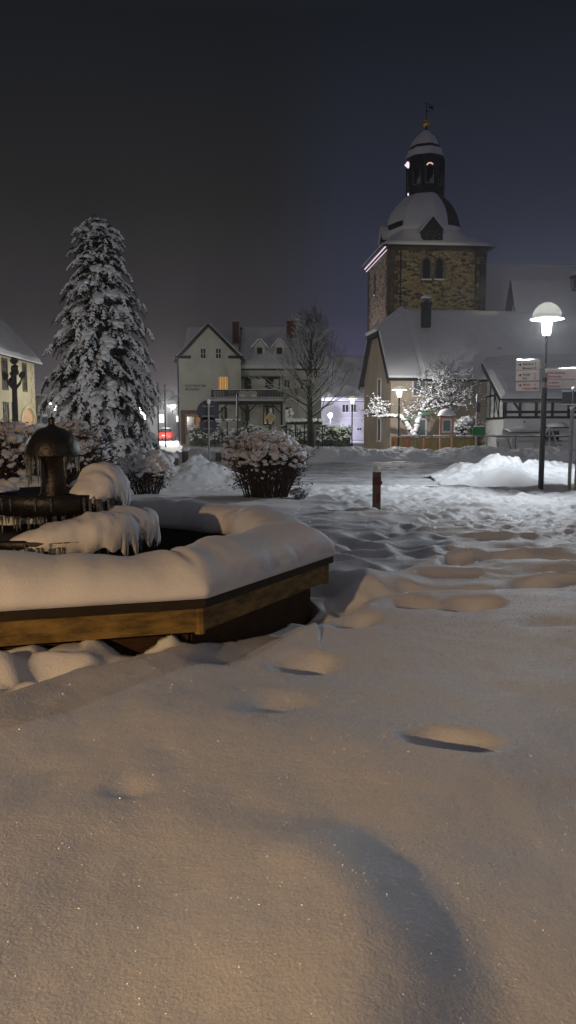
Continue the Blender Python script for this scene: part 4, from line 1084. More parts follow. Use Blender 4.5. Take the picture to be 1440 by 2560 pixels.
for dd0, dh in ((-o_, hd), (D + o_, D - hd)):
    a1, b1 = bp(-.34, dd0, zo), bp(-.34, dh, hz); m.prism([a1, b1, b1 - Vector((0, 0, .22)), a1 - Vector((0, 0, .22))], tuple(PF_.u * .1))
a1, b1 = bp(-.38, hd, hz), bp(-.38, D - hd, hz); m.prism([a1, b1, b1 - Vector((0, 0, .18)), a1 - Vector((0, 0, .18))], tuple(PF_.u * .1))
m.box(bp(Lh / 2, -o_ - .02, zo + .02), (Lh + .6, .12, .12), BA); m.build('verge_board', 'timber', t)
wpx(t, PF_, 1034, 949, 1061, 988, pane='glass_grey', fw=.10, mull=(0, 0)); wpx(t, PF_, 1040, 1050, 1062, 1096, pane='glass_grey', fw=.12, mull=(0, 0))
for z0_, z1_ in ((1012, 950), (1100, 1048)):
    a0, zb = PG.hit(948, z0_); _, zt = PG.hit(948, z1_); window(t, PG, a0 - .35, a0 + .35, zb, zt, fw=.12, mull=(0, 0), pane='glass')
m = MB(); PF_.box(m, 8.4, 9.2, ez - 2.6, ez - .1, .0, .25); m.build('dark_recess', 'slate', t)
cp = bp(0, 1.9, 0); a_, z_ = Plane(cp.x, cp.y, BA).hit(1065, 795); q = bp(a_, 1.9, 0)
_, zt = Plane(cp.x, cp.y, BA).hit(1065, 757)
chimney(t, q.x, q.y, z_ - .6, zt, .5, .5, 'slate', 0, BA)
m = MB(); m.box((q.x, q.y, zt + .22), (.62, .62, .06), BA)
for s_ in ((-1, -1), (1, 1), (-1, 1), (1, -1)): m.box((q.x + .2 * s_[0], q.y + .2 * s_[1], zt + .1), (.08, .08, .2))
m.build('chimney_cover', 'grey_metal', t)
m = MB(); m.blob((q.x, q.y, zt + .25), (.36, .36, .22), .1, 2, 2, 2, flat=.9); m.build('chimney_snow', 'snow_cap', t, True)

# ---- tall roof right of it
RY = 58.0
t = thing('steep_roofed_house', (XW(1330, RY), RY, 0), 'house with a tall steep snow roof rising behind the tall street lamp', 'house')
rx0 = XW(1264, RY + 4.5); rzz = ZW(703, RY + 4.5); PR = 5.0; ze = 4.6; rx1 = rx0 + 20
m = MB(); m.prism([Vector((rx0 + .5, RY, -.2)), Vector((rx0 + .5, RY + 9, -.2)), Vector((rx0 + .5, RY + 9, ze)), Vector((rx0 + .5, RY + 4.5, rzz - .3)), Vector((rx0 + .5, RY, ze))], (rx1 - rx0 - 1, 0, 0)); m.build('wall', 'beige_plaster', t)
s_ = (rzz - ze) / 4.5
roofslab(t, [vx(rx0, ze - .4 * s_, RY - .4), vx(rx1, ze - .4 * s_, RY - .4), vx(rx1, rzz, RY + 4.5), vx(rx0, rzz, RY + 4.5)], snow=.22)
roofslab(t, [vx(rx0, ze - .4 * s_, RY + 9.4), vx(rx1, ze - .4 * s_, RY + 9.4), vx(rx1, rzz, RY + 4.5), vx(rx0, rzz, RY + 4.5)], snow=.22)
chimney(t, XW(1425, RY + 3.6), RY + 3.6, ZW(728, RY + 3.6), ZW(689, RY + 3.6), .62, .62, 'slate', .12)

# ---- half-timbered house
TX, TYY = 12.4, 44.0
t = thing('half_timbered_house', (TX, TYY, 0), 'white half-timbered house with a low snow roof and brick chimney', 'house')
DT = 5.0; ez = ZW(990, TYY); rz2 = ZW(893, TYY + DT); Lt = 15.0
PTF = Plane(TX, TYY, R(0)); PTG = Plane(TX, TYY + DT, R(-90))
m = MB(); m.prism([Vector((TX, TYY, -.2)), Vector((TX, TYY + DT, -.2)), Vector((TX, TYY + DT, rz2 - .2)), Vector((TX, TYY, ez - .05))], (Lt, 0, 0)); m.build('wall', 'white_plaster', t)
sl = (rz2 - ez) / DT
roofslab(t, [Vector((TX - .35, TYY - .5, ez - .5 * sl)), Vector((TX + Lt, TYY - .5, ez - .5 * sl)), Vector((TX + Lt, TYY + DT + .1, rz2 + .05)), Vector((TX - .35, TYY + DT + .1, rz2 + .05))], snow=.2, th=.1)
m = MB(); zt1, zt0 = ZW(1036, TYY), ZW(1043, TYY)
zt1 = ZW(1032, TYY); zt0 = ZW(1042, TYY)
PTF.box(m, -.05, Lt, zt0 - .1, zt0 + .04, -.02, .04); PTF.box(m, -.05, Lt, zt1 - .03, zt1 + .12, -.02, .043); PTF.box(m, -.05, Lt, ez - .28, ez - .14, -.02, .041)
for i in range(14):
    a_ = .0 + i * .93 + (.15 if i == 0 else 0)
    if i == 0: PTF.box(m, -.05, .16, zt0, ez - .1, -.02, .046)
    else:
        PTF.box(m, a_ - .08 + .0, a_ + .08, zt0, ez - .2, -.02, .037)
for a0_, a1_ in ((.35, .93 * 1), (.93 * 4.9, .93 * 4.1), (.93 * 7, .93 * 7.8)):
    m.prism([PTF.pt(a0_, ez - .2, .0), PTF.pt(a0_ + .15, ez - .2, .0), PTF.pt(a1_ + .12, zt1 + .05, .0), PTF.pt(a1_ - .03, zt1 + .05, .0)], tuple(PTF.n * .033))
m.build('timber_frame', 'timber', t)
m = MB()
zg = ZW(1044, TYY)
PTG.box(m, 0, DT, zg - .1, zg + .04, -.02, .04)
PTG.box(m, 0.0, DT, zg + 1.28, zg + 1.40, -.02, .041)
PTG.box(m, 0.0, DT * .55, zg + 2.35, zg + 2.47, -.02, .043)
for i, a_ in enumerate((.07, 1.1, 2.05, 3.0, 4.0, DT - .05)): PTG.box(m, a_ - .07, a_ + .07, zg, min(ez + (DT - a_) * sl - .1, 99), -.02, .037)
b0_, b1_ = PTG.pt(0, rz2 - .25, .0), PTG.pt(DT, ez - .2, .0); m.prism([b0_, b1_, b1_ - Vector((0, 0, .16)), b0_ - Vector((0, 0, .16))], tuple(PTG.n * .045))
m.prism([PTG.pt(3.1, zg + 1.3, .0), PTG.pt(3.2, zg + 1.3, 0), PTG.pt(4.0, zg + .05, 0), PTG.pt(3.88, zg + .05, 0)], tuple(PTG.n * .034))
m.build('timber_frame', 'timber', t)
m = MB(); a1, b1 = Vector((TX - .42, TYY - .5, ez - .5 * sl - .1)), Vector((TX - .42, TYY + DT + .1, rz2 - .02)); m.prism([a1, b1, b1 + Vector((0, 0, .2)), a1 + Vector((0, 0, .2))], (.06, 0, 0)); m.build('verge_board', 'timber', t)
m = MB(); m.tube([(TX - .3, TYY - .6, ez - .34), (TX + Lt, TYY - .6, ez - .34)], .07, 6); m.build('gutter', 'grey_metal', t)
chimney(t, XW(1222, TYY + DT + .2), TYY + DT + .2, rz2 - 1.2, ZW(869, TYY + DT), 1.02, .6, 'brick', .16)
m = MB(); q = W(1245, 918, TYY + 3.4); m.lathe((q.x, q.y, q.z - .3), [(.09, 0), (.09, .42), (.13, .44), (.13, .5)], 10); m.build('vent_pipe', 'brick', t)
m = MB(); PTF.box(m, 1.15, 1.24, zt0 - .32, zt0 - .26, .0, .08); m.build('lamp_hook', 'black_metal', t)

# ---- church
CA = math.atan2(.77, 8.6)
t = thing('church', (8.13, 63.0, 0), 'old church with a rubble stone tower and a dark snow-covered domed belfry', 'church', CA)
PC = Plane(8.13, 63.0, CA); CW, CD = 8.0, 8.6
PS = Plane(*(PC.pt(0, 0, -CD).xy), CA - R(90))
PE = Plane(*(PC.pt(CW, 0, 0).xy), CA + R(90))
ez = ZW(617, 63)
def cp(a, d, z): return PC.pt(a, z, -d)
m = MB(); m.prism([cp(0, 0, -.2), cp(CW, 0, -.2), cp(CW, CD, -.2), cp(0, CD, -.2)], (0, 0, ez + .2)); m.build('tower_wall', 'masonry', t)
qa, qb, qc = MB(), MB(), MB(); z = .0; k = 0
while z < ez - .5:
    h = .42 + .12 * ((k * 7) % 3) / 2; w = (.75, .48)[k % 2]; w2 = (.48, .75)[k % 2]
    qa.box(cp(w / 2 - .03, w2 / 2 - .03, z + h / 2), (w + .06, w2 + .06, h - .03), CA)
    qb.box(cp(CW - w / 2 + .03, w2 / 2 - .03, z + h / 2), (w + .06, w2 + .06, h - .03), CA)
    qc.box(cp(w / 2 - .03, CD - w2 / 2, z + h / 2), (w + .06, w2 + .0, h - .03), CA)
    z += h; k += 1
for q_ in (qa, qb, qc): q_.build('quoin_stones', 'quoin', t)
m = MB(); m.box(cp(CW / 2, CD / 2, ez - .12), (CW + .3, CD + .3, .24), CA); m.build('cornice', 'quoin', t)
m = MB()
for a_ in (.95, CW - .85): m.tube([cp(a_, -.12, .0), cp(a_, -.12, ez - .3), cp(a_, -.3, ez - .05)], .05, 6)
m.build('downpipe', 'black_metal', t)
# twin lancets
def lancet(parent, pl, a, w, z0, z1, frame, name='lancet_window'):
    def outline(hw, zb, zt):
        zs = zt - hw * 1.5; pts = [(-hw, zb), (hw, zb), (hw, zs)]
        for i in range(1, 7):
            f = i / 7; ang = f * math.acos(.25) ; pts.append((hw - 2 * hw * 1.0 * (1 - math.cos(f * R(60))), zs + 2 * hw * math.sin(f * R(60)) * .87))
        pts.append((0, zs + 2 * hw * math.sin(R(60)) * .87))
        left = [(-x, z) for x, z in reversed(pts[3:-1])] + [(-hw, zs)]
        return pts + left
    o1, o2 = outline(w / 2 + .17, z0 - .1, z1 + .16), outline(w / 2, z0, z1)
    m = MB(); k = len(o1)
    fr = [pl.pt(a + x, z, .10) for x, z in o1]; fi = [pl.pt(a + x, z, .10) for x, z in o2]; bo = [pl.pt(a + x, z, -.02) for x, z in o1]; bi = [pl.pt(a + x, z, -.02) for x, z in o2]
    m.add([tuple(v) for v in fr + fi + bo + bi], [(i, (i + 1) % k, k + (i + 1) % k, k + i) for i in range(k)] + [(2 * k + i, 2 * k + (i + 1) % k, (i + 1) % k, i) for i in range(k)] + [(k + i, k + (i + 1) % k, 3 * k + (i + 1) % k, 3 * k + i) for i in range(k)])
    w_ = m.build(name, frame, parent)
    m = MB(); m.prism([pl.pt(a + x, z, -.01) for x, z in o2], tuple(pl.n * .025)); m.build('pane', 'glass', w_)
    m = MB(); 
    for i in range(7): zz = z0 + (z1 - z0 - .35) * (i + .5) / 7; pl.box(m, a - w / 2 + .02, a + w / 2 - .02, zz - .035, zz + .035, .018, .045)
    m.build('louvres', 'slate', w_)
    m = MB(); pl.box(m, a - w / 2 - .1, a + w / 2 + .1, z0 - .12, z0 - .03, .1, .2); m.build('sill', 'snow_cap', w_)
for x_ in (1066, 1098):
    a_, zt = PC.hit(x_, 645); _, zb = PC.hit(x_, 697); lancet(t, PC, a_, .62, zb, zt, 'lancet_stone')
a_, zt = PS.hit(938, 690); window(t, PS, a_ - .15, a_ + .15, zt - 1.6, zt, frame='quoin', mull=(0, 0), name='slit_window')
# roof: square flared skirt into octagonal dome
cc = cp(CW / 2, CD / 2, 0); zY = cc.y
def sec(r_, z, sq, n=48, cx=cc, rot=CA):
    out = []
    for i in range(n):
        a = 2 * math.pi * i / n + math.pi / 8
        q = ((a + math.pi / 4) % (math.pi / 2)) - math.pi / 4; rs = 1 / math.cos(q)
        q8 = (a % (math.pi / 4)) - math.pi / 8; ro = math.cos(math.pi / 8) / math.cos(q8) * 1.0
        rr_ = r_ * (rs * sq + ro * (1 - sq))
        out.append((cx.x + rr_ * math.cos(a + rot), cx.y + rr_ * math.sin(a + rot), z))
    return np.array(out)
prof = [(4.62, ez, 1), (4.62, ez + .08, 1), (4.15, ez + .32, 1), (3.8, ez + .62, .75), (3.55, ez + 1.0, .4), (3.38, ez + 1.5, .12), (3.28, ez + 1.75, 0.0)]
m = MB(); m.ring([sec(r_, z, s_) for r_, z, s_ in prof], close=False); sk = m.build('skirt_roof', 'slate', t)
m = MB(); m.ring([sec(r_ + .02, z + .12 + (0.1 if i else 0), s_) for i, (r_, z, s_) in enumerate(prof[1:])], close=False); m.build('snow', 'snow_cap', sk, True)
z0 = ez + 1.75; zl = ZW(497, zY)
dz = zl - z0
dp = [(3.28, 0), (3.30, .12), (3.22, .28), (3.06, .46), (2.78, .63), (2.36, .79), (1.98, .90), (1.65, 1.0)]
m = MB(); m.ring([sec(r_, z0 + f * dz, 0) for r_, f in dp], close=False); dm = m.build('dome', 'slate', t, False)
# snow lies on the windward (left and front) sides of the dome only
def snowpart(parent, rz_list, amin, amax, th, n=40, seed=0, cx=cc):
    m = MB(); vs = []; k = len(rz_list)
    for (r_, z) in rz_list:
        for i in range(n + 1):
            a = amin + (amax - amin) * i / n
            q8 = ((a) % (math.pi / 4)) - math.pi / 8; ro = math.cos(math.pi / 8) / math.cos(q8)
            e = min(i, n - i) / n; tt = th * min(1, .25 + e * 6)
            rr_ = (r_) * ro + tt
            vs.append((cx.x + rr_ * math.cos(a + CA), cx.y + rr_ * math.sin(a + CA), z + tt * .4))
    m.add(vs, [(j * (n + 1) + i, j * (n + 1) + i + 1, (j + 1) * (n + 1) + i + 1, (j + 1) * (n + 1) + i) for j in range(k - 1) for i in range(n)])
    return m.build('snow', 'snow_cap', parent, True)
snowpart(dm, [(r_, z0 + f * dz) for r_, f in dp[2:]], R(110), R(225), .1)
snowpart(dm, [(r_, z0 + f * dz) for r_, f in dp[1:]], R(222), R(294), .11)
snowpart(dm, [(r_, z0 + f * dz) for r_, f in dp[0:2]], R(110), R(330), .12)
# clock dormers: front, left
def dormer(pl, a, d, clock=True):
    # pl: wall plane; a: along; d: set back from the wall plane
    zb = ez + .05; w = .84; zw = ZW(573, 64.0); zp = ZW(543, 64.0)
    base = lambda x, z, dd: pl.pt(a + x, z, -dd)
    m = MB(); m.prism([base(-w, zb, d), base(w, zb, d), base(w, zw, d), base(0, zp, d), base(-w, zw, d)], tuple(-pl.n * 2.2)); do = m.build('clock_dormer', 'slate', t)
    for s_ in (-1, 1):
        m = MB(); m.slab([base(s_ * (w + .22), zw - .3, d - .2), base(0, zp, d - .2), base(0, zp, d + 2.4), base(s_ * (w + .22), zw - .3, d + 2.4)], .12, up=(0, 0, 1)); m.build('snow', 'snow_cap', do)
    if clock:
        m = MB(); pl.box(m, a - .72, a + .72, zb + .1, zw - .02, -d + .01, -d + .06); m.build('dial_frame', 'timber', do)
        zc = (zb + zw) / 2 + .02; m = MB()
        for i in range(12):
            an = math.pi * i / 6; c = base(.52 * math.sin(an), zc + .52 * math.cos(an), d - .075)
            rot = Matrix.Rotation(pl.a, 3, 'Z') @ Matrix.Rotation(an, 3, 'Y'); m.box(c, (.05, .02, .14), rot=rot)
        for an, ln in ((R(40), .32), (R(160), .46)):
            c = base(math.sin(an) * ln / 2, zc + math.cos(an) * ln / 2, d - .085); rot = Matrix.Rotation(pl.a, 3, 'Z') @ Matrix.Rotation(an, 3, 'Y'); m.box(c, (.045, .02, ln), rot=rot)
        m.build('clock_hands_and_marks', 'grey_metal', do)
    return do
a_, _ = PC.hit(1085, 590); dormer(PC, a_, .35)
dormer(PS, CD / 2, .35)
# lantern (belfry) with arched openings
zt_ = ZW(403, zY); rl = 1.48
m = MB()
for i in range(8):
    a = CA + math.pi / 4 * i + math.pi / 8
    c = (cc.x + rl * math.cos(a), cc.y + rl * math.sin(a)); m.lathe((c[0], c[1], zl - .1), [(.17, 0), (.17, zt_ - zl + .1)], 6)
s8 = 2 * rl * math.sin(math.pi / 8)
for i in range(8):
    a = CA + math.pi / 4 * (i + 1); mx_ = Vector((cc.x + rl * math.cos(math.pi / 8) * math.cos(a), cc.y + rl * math.cos(math.pi / 8) * math.sin(a), 0))
    for z0_, z1_ in ((zl - .1, zl + .85), (zt_ - .75, zt_)): m.box((mx_.x, mx_.y, (z0_ + z1_) / 2), (.12, s8 - .1, z1_ - z0_), a)
    u_ = Vector((-math.sin(a), math.cos(a), 0))
    for s_ in (-1, 1):                                  # haunches of the arch
        e_ = mx_ + u_ * s_ * (s8 / 2 - .12); zz = zt_ - .75
        m.prism([e_ + Vector((0, 0, zz)) , e_ - u_ * s_ * .34 + Vector((0, 0, zz)), e_ + Vector((0, 0, zz - .45))], tuple(Vector((math.cos(a), math.sin(a), 0)) * .1))
lan = m.build('belfry', 'slate', t)
m = MB()
for i in range(8):
    a = CA + math.pi / 4 * (i + 1); rr_ = rl * math.cos(math.pi / 8) + .07; u_ = Vector((-math.sin(a), math.cos(a), 0)); c_ = Vector((cc.x + rr_ * math.cos(a), cc.y + rr_ * math.sin(a), 0))
    for s_ in (-1, 1): q = c_ + u_ * s_ * .33; m.box((q.x, q.y, (zl + .85 + zt_ - 1.1) / 2), (.04, .05, zt_ - 1.1 - zl - .85), a)
    m.box((c_.x, c_.y, zl + .87), (.05, .7, .06), a)
m.build('opening_trim', 'grey_metal', lan)
m = MB(); m.lathe((cc.x, cc.y, zl + .4), [(.45, 0), (.42, .2), (.3, .6), (.25, .95), (.1, 1.05)], 20); m.build('bell', 'bronze', lan, True)
rf = [(1.62, zt_ - .05), (1.72, zt_ + .05), (1.55, zt_ + .35), (1.42, zt_ + .75), (1.34, zt_ + 1.0), (1.15, zt_ + 1.45), (.9, zt_ + 1.8), (.5, zt_ + 2.15), (.22, zt_ + 2.4), (.12, zt_ + 2.6), (.08, zt_ + 2.85)]
m = MB(); m.ring([sec(r_, z, 0) for r_, z in rf], close=False); cap = m.build('cap_roof', 'slate', t)
snowpart(cap, [(r_, z) for r_, z in rf[1:4]], R(80), R(330), .08); snowpart(cap, [(r_, z) for r_, z in rf[4:9]], R(80), R(310), .08)
zb_ = ZW(310, zY); m = MB(); m.lathe((cc.x, cc.y, zb_), [(.0, -.36), (.16, -.32), (.30, -.18), (.355, 0), (.30, .18), (.16, .32), (0, .36)], 24); m.build('ball', 'gold', t, True)
m = MB(); m.tube([(cc.x, cc.y, zt_ + 2.6), (cc.x, cc.y, ZW(255, zY))], .035, 6)
u_ = PC.u
zv = ZW(268, zY)
for dz_, ln in ((.25, .45), (-.35, .25)): m.tube([Vector((cc.x, cc.y, zv + dz_)) - u_ * ln * .5, Vector((cc.x, cc.y, zv + dz_)) + u_ * ln], .03, 5)
m.prism([Vector((cc.x, cc.y, zv)) + u_ * .05, Vector((cc.x, cc.y, zv + .15)) + u_ * .55, Vector((cc.x, cc.y, zv - .2)) + u_ * .6], tuple(PC.n * .03))
m.build('weather_vane', 'slate', t)
# light strip along the left eave and lit points in the belfry
m = MB(); e0, e1_ = PS.pt(.0, ez - .02, .33), PS.pt(CD + .1, ez - .02, .33); m.tube([e0, e1_], .05, 6); m.tube([PS.pt(0, ez - .25, .2), PS.pt(CD, ez - .25, .2)], .03, 5); m.build('light_strip', 'led', t)
an = CA + math.pi / 4 * 6
m = MB(); cl = Vector((cc.x + (rl + .1) * math.cos(CA + math.pi * 1.5), cc.y + (rl + .1) * math.sin(CA + math.pi * 1.5), zt_ - .72)); q = [cl + PC.u * x + Vector((0, 0, z)) for x, z in ((-.3, -.1), (-.15, .05), (.05, .07), (.22, -.05))]
m.tube(q, .05, 5); m.build('belfry_light', 'led_warm', lan)
m = MB(); cl = Vector((cc.x, cc.y, zt_ - .45)) - PC.u * (rl + .12) + PC.n * .3; m.box(cl, (.42, .06, .42), rot=Matrix.Rotation(CA, 3, 'Z') @ Matrix.Rotation(R(38), 3, 'Y')); cl2 = cl + Vector((.08, 0, -2.4)); m.box(cl2, (.14, .06, .2)); m.build('lit_panel', 'led', lan)
# nave behind
m = MB(); NZ = ZW(662, 68.5)
nx0 = CW - .1
m.prism([cp(nx0, 1.0, -.2), cp(nx0, 8.2, -.2), cp(nx0, 8.2, 7.0), cp(nx0, 4.6, NZ - .3), cp(nx0, 1.0, 7.0)], tuple(PC.u * 22)); m.build('nave_wall', 'masonry', t)
roofslab(t, [cp(nx0 - .0, .5, 6.2), cp(nx0 + 22, .5, 6.2), cp(nx0 + 22, 4.6, NZ), cp(nx0, 4.6, NZ)], 'nave_roof', snow=.2)
roofslab(t, [cp(nx0 - .0, 8.7, 6.2), cp(nx0 + 22, 8.7, 6.2), cp(nx0 + 22, 4.6, NZ), cp(nx0, 4.6, NZ)], 'nave_roof', snow=.2)
m = MB(); aa, bb = cp(nx0 + .05, .4, 7.9 + 3.1), cp(nx0 + .9, -.4, 7.9 + 1.0)

# ---- stone house with the arched door, left
SX = -19.85; SY0, SY1 = 40.0, 60.0
t = thing('arched_stone_house', (SX, SY1, 0), 'cream stone house with tall dark windows and an arched doorway', 'house')
PW = Plane(SX, SY0, R(90)); PW.n = Vector((1, 0, 0))
ez = ZW(897, SY1)
m = MB(); m.box((SX - 5, (SY0 + SY1) / 2, ez / 2 - .1), (10, SY1 - SY0, ez + .2)); m.build('wall', 'cream_plaster', t)
m = MB(); zr_ = ez + 5.2
m.prism([Vector((SX - 10, SY1, ez)), Vector((SX, SY1, ez)), Vector((SX - 5, SY1, zr_ - .2))], (0, -(SY1 - SY0), 0)); m.build('gable', 'cream_plaster', t)
roofslab(t, [Vector((SX + .5, SY0, ez - .5)), Vector((SX + .5, SY1 + .4, ez - .5)), Vector((SX - 5, SY1 + .4, zr_)), Vector((SX - 5, SY0, zr_))], snow=.25)
roofslab(t, [Vector((SX - 10.5, SY0, ez - .5)), Vector((SX - 10.5, SY1 + .4, ez - .5)), Vector((SX - 5, SY1 + .4, zr_)), Vector((SX - 5, SY0, zr_))], snow=.25)
m = MB(); z = 0; k = 0
while z < ez - .4:
    w = (.7, .4)[k % 2]; m.box((SX + .02 - .3, SY1 - w / 2 + .02, z + .2), (.72, w, .38)); z += .42; k += 1
m.build('quoins', 'cream_plaster', t)
def hitx(px, py):
    r_ = ray(px, py); s_ = SX / r_.x; return (r_ * s_).y - SY0, (r_ * s_).z + CH
for x0_, y0_, x1_, y1_ in ((5, 900, 18, 970), (56, 912, 66, 975), (9, 1010, 21, 1064), (31, 1010, 37, 1064), (-30, 890, -14, 968)):
    a0, z1 = hitx(x0_, y0_); a1, z0_ = hitx(x1_, y1_); window(t, PW, a0, a1, min(z0_, z1 - 1), z1, frame='quoin', fw=.16, mull=(1, 2), sill=False)
a0, zt = hitx(53, 1018); a1, _ = hitx(84, 1018); am = (a0 + a1) / 2; hw = min((a1 - a0) / 2, 1.9)
m = MB(); pts = []
for i in range(17): an = math.pi * i / 16; pts.append((hw * math.cos(an), 1.9 + hw * .8 * math.sin(an)))
outer = [(x * 1.22, (z - 1.9) * 1.2 + 1.9) for x, z in pts]
o1 = [(outer[0][0], 0)] + outer + [(outer[-1][0], 0)]; o2 = [(pts[0][0], 0)] + pts + [(pts[-1][0], 0)]; k = len(o1)
vs = [PW.pt(am + x, z, .12) for x, z in o1] + [PW.pt(am + x, z, .12) for x, z in o2] + [PW.pt(am + x, z, -.02) for x, z in o1] + [PW.pt(am + x, z, -.02) for x, z in o2]
m.add([tuple(v) for v in vs], [(i, i + 1, k + i + 1, k + i) for i in range(k - 1)] + [(i, i + 1, 2 * k + i + 1, 2 * k + i) for i in range(k - 1)] + [(k + i, k + i + 1, 3 * k + i + 1, 3 * k + i) for i in range(k - 1)])
dr = m.build('doorway', 'cream_plaster', t)
m = MB(); m.prism([PW.pt(am + x, z, -.02) for x, z in o2], (.05, 0, 0)); m.build('door', 'orange_panel', dr)
# ---- low building behind the fir, left
WY = 82.0
t = thing('low_beige_building', (XW(150, WY), WY, 0), 'long low beige building with a snow-topped flat roof left of the fir', 'building')
x0, x1 = XW(60, WY), XW(330, WY); zt = ZW(994, WY)
m = MB(); m.box(((x0 + x1) / 2, WY + 4, zt / 2), (x1 - x0, 8, zt)); m.build('wall', 'beige_plaster', t)
m = MB(); m.box(((x0 + x1) / 2, WY + 4, zt + .06), (x1 - x0 + .5, 8.6, .12)); r_ = m.build('roof', 'dark_roof', t)
m = MB(); m.box(((x0 + x1) / 2, WY + 4, zt + .27), (x1 - x0 + .45, 8.5, .28)); m.build('snow', 'snow_cap', r_)
wpx(t, Plane(0, WY), 150, 1025, 160, 1050); wpx(t, Plane(0, WY), 108, 1030, 116, 1050)
# ---- houses down the lit street, between the fir and the pale house
DY = 118.0
t = thing('distant_house', (XW(405, DY), DY, 0), 'brightly lit pale shop house far down the street behind the red car', 'house')
x0, x1 = XW(330, DY), XW(418, DY); zt = ZW(1000, DY)
m = MB(); m.box(((x0 + x1) / 2, DY + 5, zt / 2), (x1 - x0, 10, zt)); m.build('wall', 'white_plaster', t)
roofslab(t, [vx(x0 - .3, zt - .2, DY - .4), vx(x1 + .3, zt - .2, DY - .4), vx(x1 + .3, ZW(978, DY), DY + 5), vx(x0 - .3, ZW(978, DY), DY + 5)], snow=.3)
wpx(t, Plane(0, DY), 398, 1036, 410, 1056, pane='shop_white', fw=.12, name='shop_window')
wpx(t, Plane(0, DY), 398, 1012, 403, 1024); wpx(t, Plane(0, DY), 408, 1012, 413, 1024)
DY2 = 150.0
t = thing('distant_house', (XW(435, DY2), DY2, 0), 'farthest pale house closing the end of the lit street', 'house')
x0, x1 = XW(410, DY2), XW(470, DY2); zt = ZW(1006, DY2)
m = MB(); m.box(((x0 + x1) / 2, DY2 + 5, zt / 2), (x1 - x0, 10, zt)); m.build('wall', 'lilac_plaster', t)
roofslab(t, [vx(x0, zt, DY2 - .4), vx(x1, zt, DY2 - .4), vx(x1, ZW(990, DY2), DY2 + 5), vx(x0, ZW(990, DY2), DY2 + 5)], snow=.3)
wpx(t, Plane(0, DY2), 424, 1036, 436, 1056, pane='shop_light', fw=.15, name='shop_window'); wpx(t, Plane(0, DY2), 440, 1040, 446, 1054, pane='shop_white', fw=.12, name='shop_window')
# ------------------------------------------------------------------ lamps
LG = 'street lamps around the square'
def make_lamp(x, y, ztop, label, hat=.46, warm=False, power=300, signs=False, snowh=.30, pole_r=.05, z0=0.0, lightcol=(1, .96, .86), glassm=None):
    t = thing('street_lamp', (x, y, z0), label, 'street lamp', 0, LG)
    zh = ztop - snowh
    m = MB()
    if signs: m.lathe((x, y, z0), [(.085, -.1), (.085, .06), (.07, .07), (.07, 2.95), (.055, 3.0), (.028, 3.02), (.028, zh - .42 - z0)], 14)
    else: m.lathe((x, y, z0), [(.085, -.1), (.085, .3), (pole_r, .34), (pole_r, zh - .42 - z0)], 12)
    m.build('pole', 'black_metal', t, False)
    m = MB(); m.lathe((x, y, zh), [(.10, -.42), (.10, -.38), (.02, -.378)], 16); m.lathe((x, y, zh), [(hat, -.02), (hat, .0), (hat * .7, .03), (.1, .045), (0, .05)], 32); m.build('lamp_hat', 'lamp_hat', t)
    m = MB(); m.lathe((x, y, zh), [(.105, -.375), (.135, -.07)], 20); m.build('lamp_glass', glassm or ('lamp_glass_warm' if warm else 'lamp_glass'), t, True)
    m = MB()
    for k in range(4): a = R(20 + 90 * k); m.tube([(x + .11 * math.cos(a), y + .11 * math.sin(a), zh - .38), (x + .14 * math.cos(a), y + .14 * math.sin(a), zh - .05)], .007, 4)
    m.build('lamp_cage', 'black_metal', t)
    m = MB(); m.lathe((x, y, zh + .05), [(hat * .86, 0), (hat * .85, snowh * .22), (hat * .74, snowh * .5), (hat * .52, snowh * .78), (hat * .25, snowh * .93), (0, snowh * .97)], 28); m.build('snow', 'lamp_snow', t, True)
    light('POINT', (x, y, zh - .2), power, lightcol, .06, parent=t)
    return t
p = G(1352, 1216); LX, LYy = XW(1352, p.y, 1216), p.y
big = make_lamp(LX, LYy, ZW(760, LYy), 'tall black street lamp with a mushroom snow cap, carrying five direction boards', .41, power=2200, lightcol=(.90, .96, 1.0), signs=True, snowh=.36, z0=gz(LX, LYy) - .02)
PS_ = Plane(LX, LYy, R(0))
def board(x0, x1, y0, y1, lines, red, ang=0.0, snow=True, arrow=True):
    pl = Plane(LX, LYy - .0, ang); 
    a0, _ = pl.hit(x0, y0); a1, _ = pl.hit(x1, y0); zt, zb = ZW(y0, LYy), ZW(y1, LYy)
    m = MB(); pl.box(m, a0, a1, zb, zt, .02, .05); b = m.build('sign_board', 'sign_board', big)
    h = zt - zb; left = x0 < 1340
    for i, s_ in enumerate(lines):
        text(b, s_, pl, a0 + (.17 if left else .08), zt - h * (.42 + .44 * i), h * .34, 'red_text' if red else 'dark_text', d=.054)
        text(b, str(12 + 7 * i) if False else ('3', '8', '5')[i % 3], pl, a1 - .12, zt - h * (.42 + .44 * i), h * .3, 'dark_text', d=.054)
    if arrow and left:
        m = MB(); m.prism([pl.pt(a0 + .05, zt - h * .35, .052), pl.pt(a0 + .13, zt - h * .2, .052), pl.pt(a0 + .13, zt - h * .5, .052)], tuple(pl.n * .004)); m.build('arrow', 'dark_text', b)
    if snow:
        m = MB(); n = 16; secs = []
        for i in range(n + 1):
            f = i / n; a = a0 + (a1 - a0) * f; hh = .065 * (1 + .3 * float(vn2(a * 6, x0, 5))) * (1 if 0 < i < n else .5)
            secs.append(np.array([tuple(pl.pt(a, zt + .003 + hh * max(0, math.sin(w)), .035 + .04 * math.cos(w))) for w in np.linspace(0, 2 * math.pi, 10, endpoint=False)]))
        m.ring(secs, close=False); m.build('snow', 'snow_cap', b, True)
    m = MB(); zc = (zt + zb) / 2; m.lathe((LX, LYy, zc - .045), [(.078, 0), (.078, .09)], 14); m.build('clamp', 'grey_metal', b)
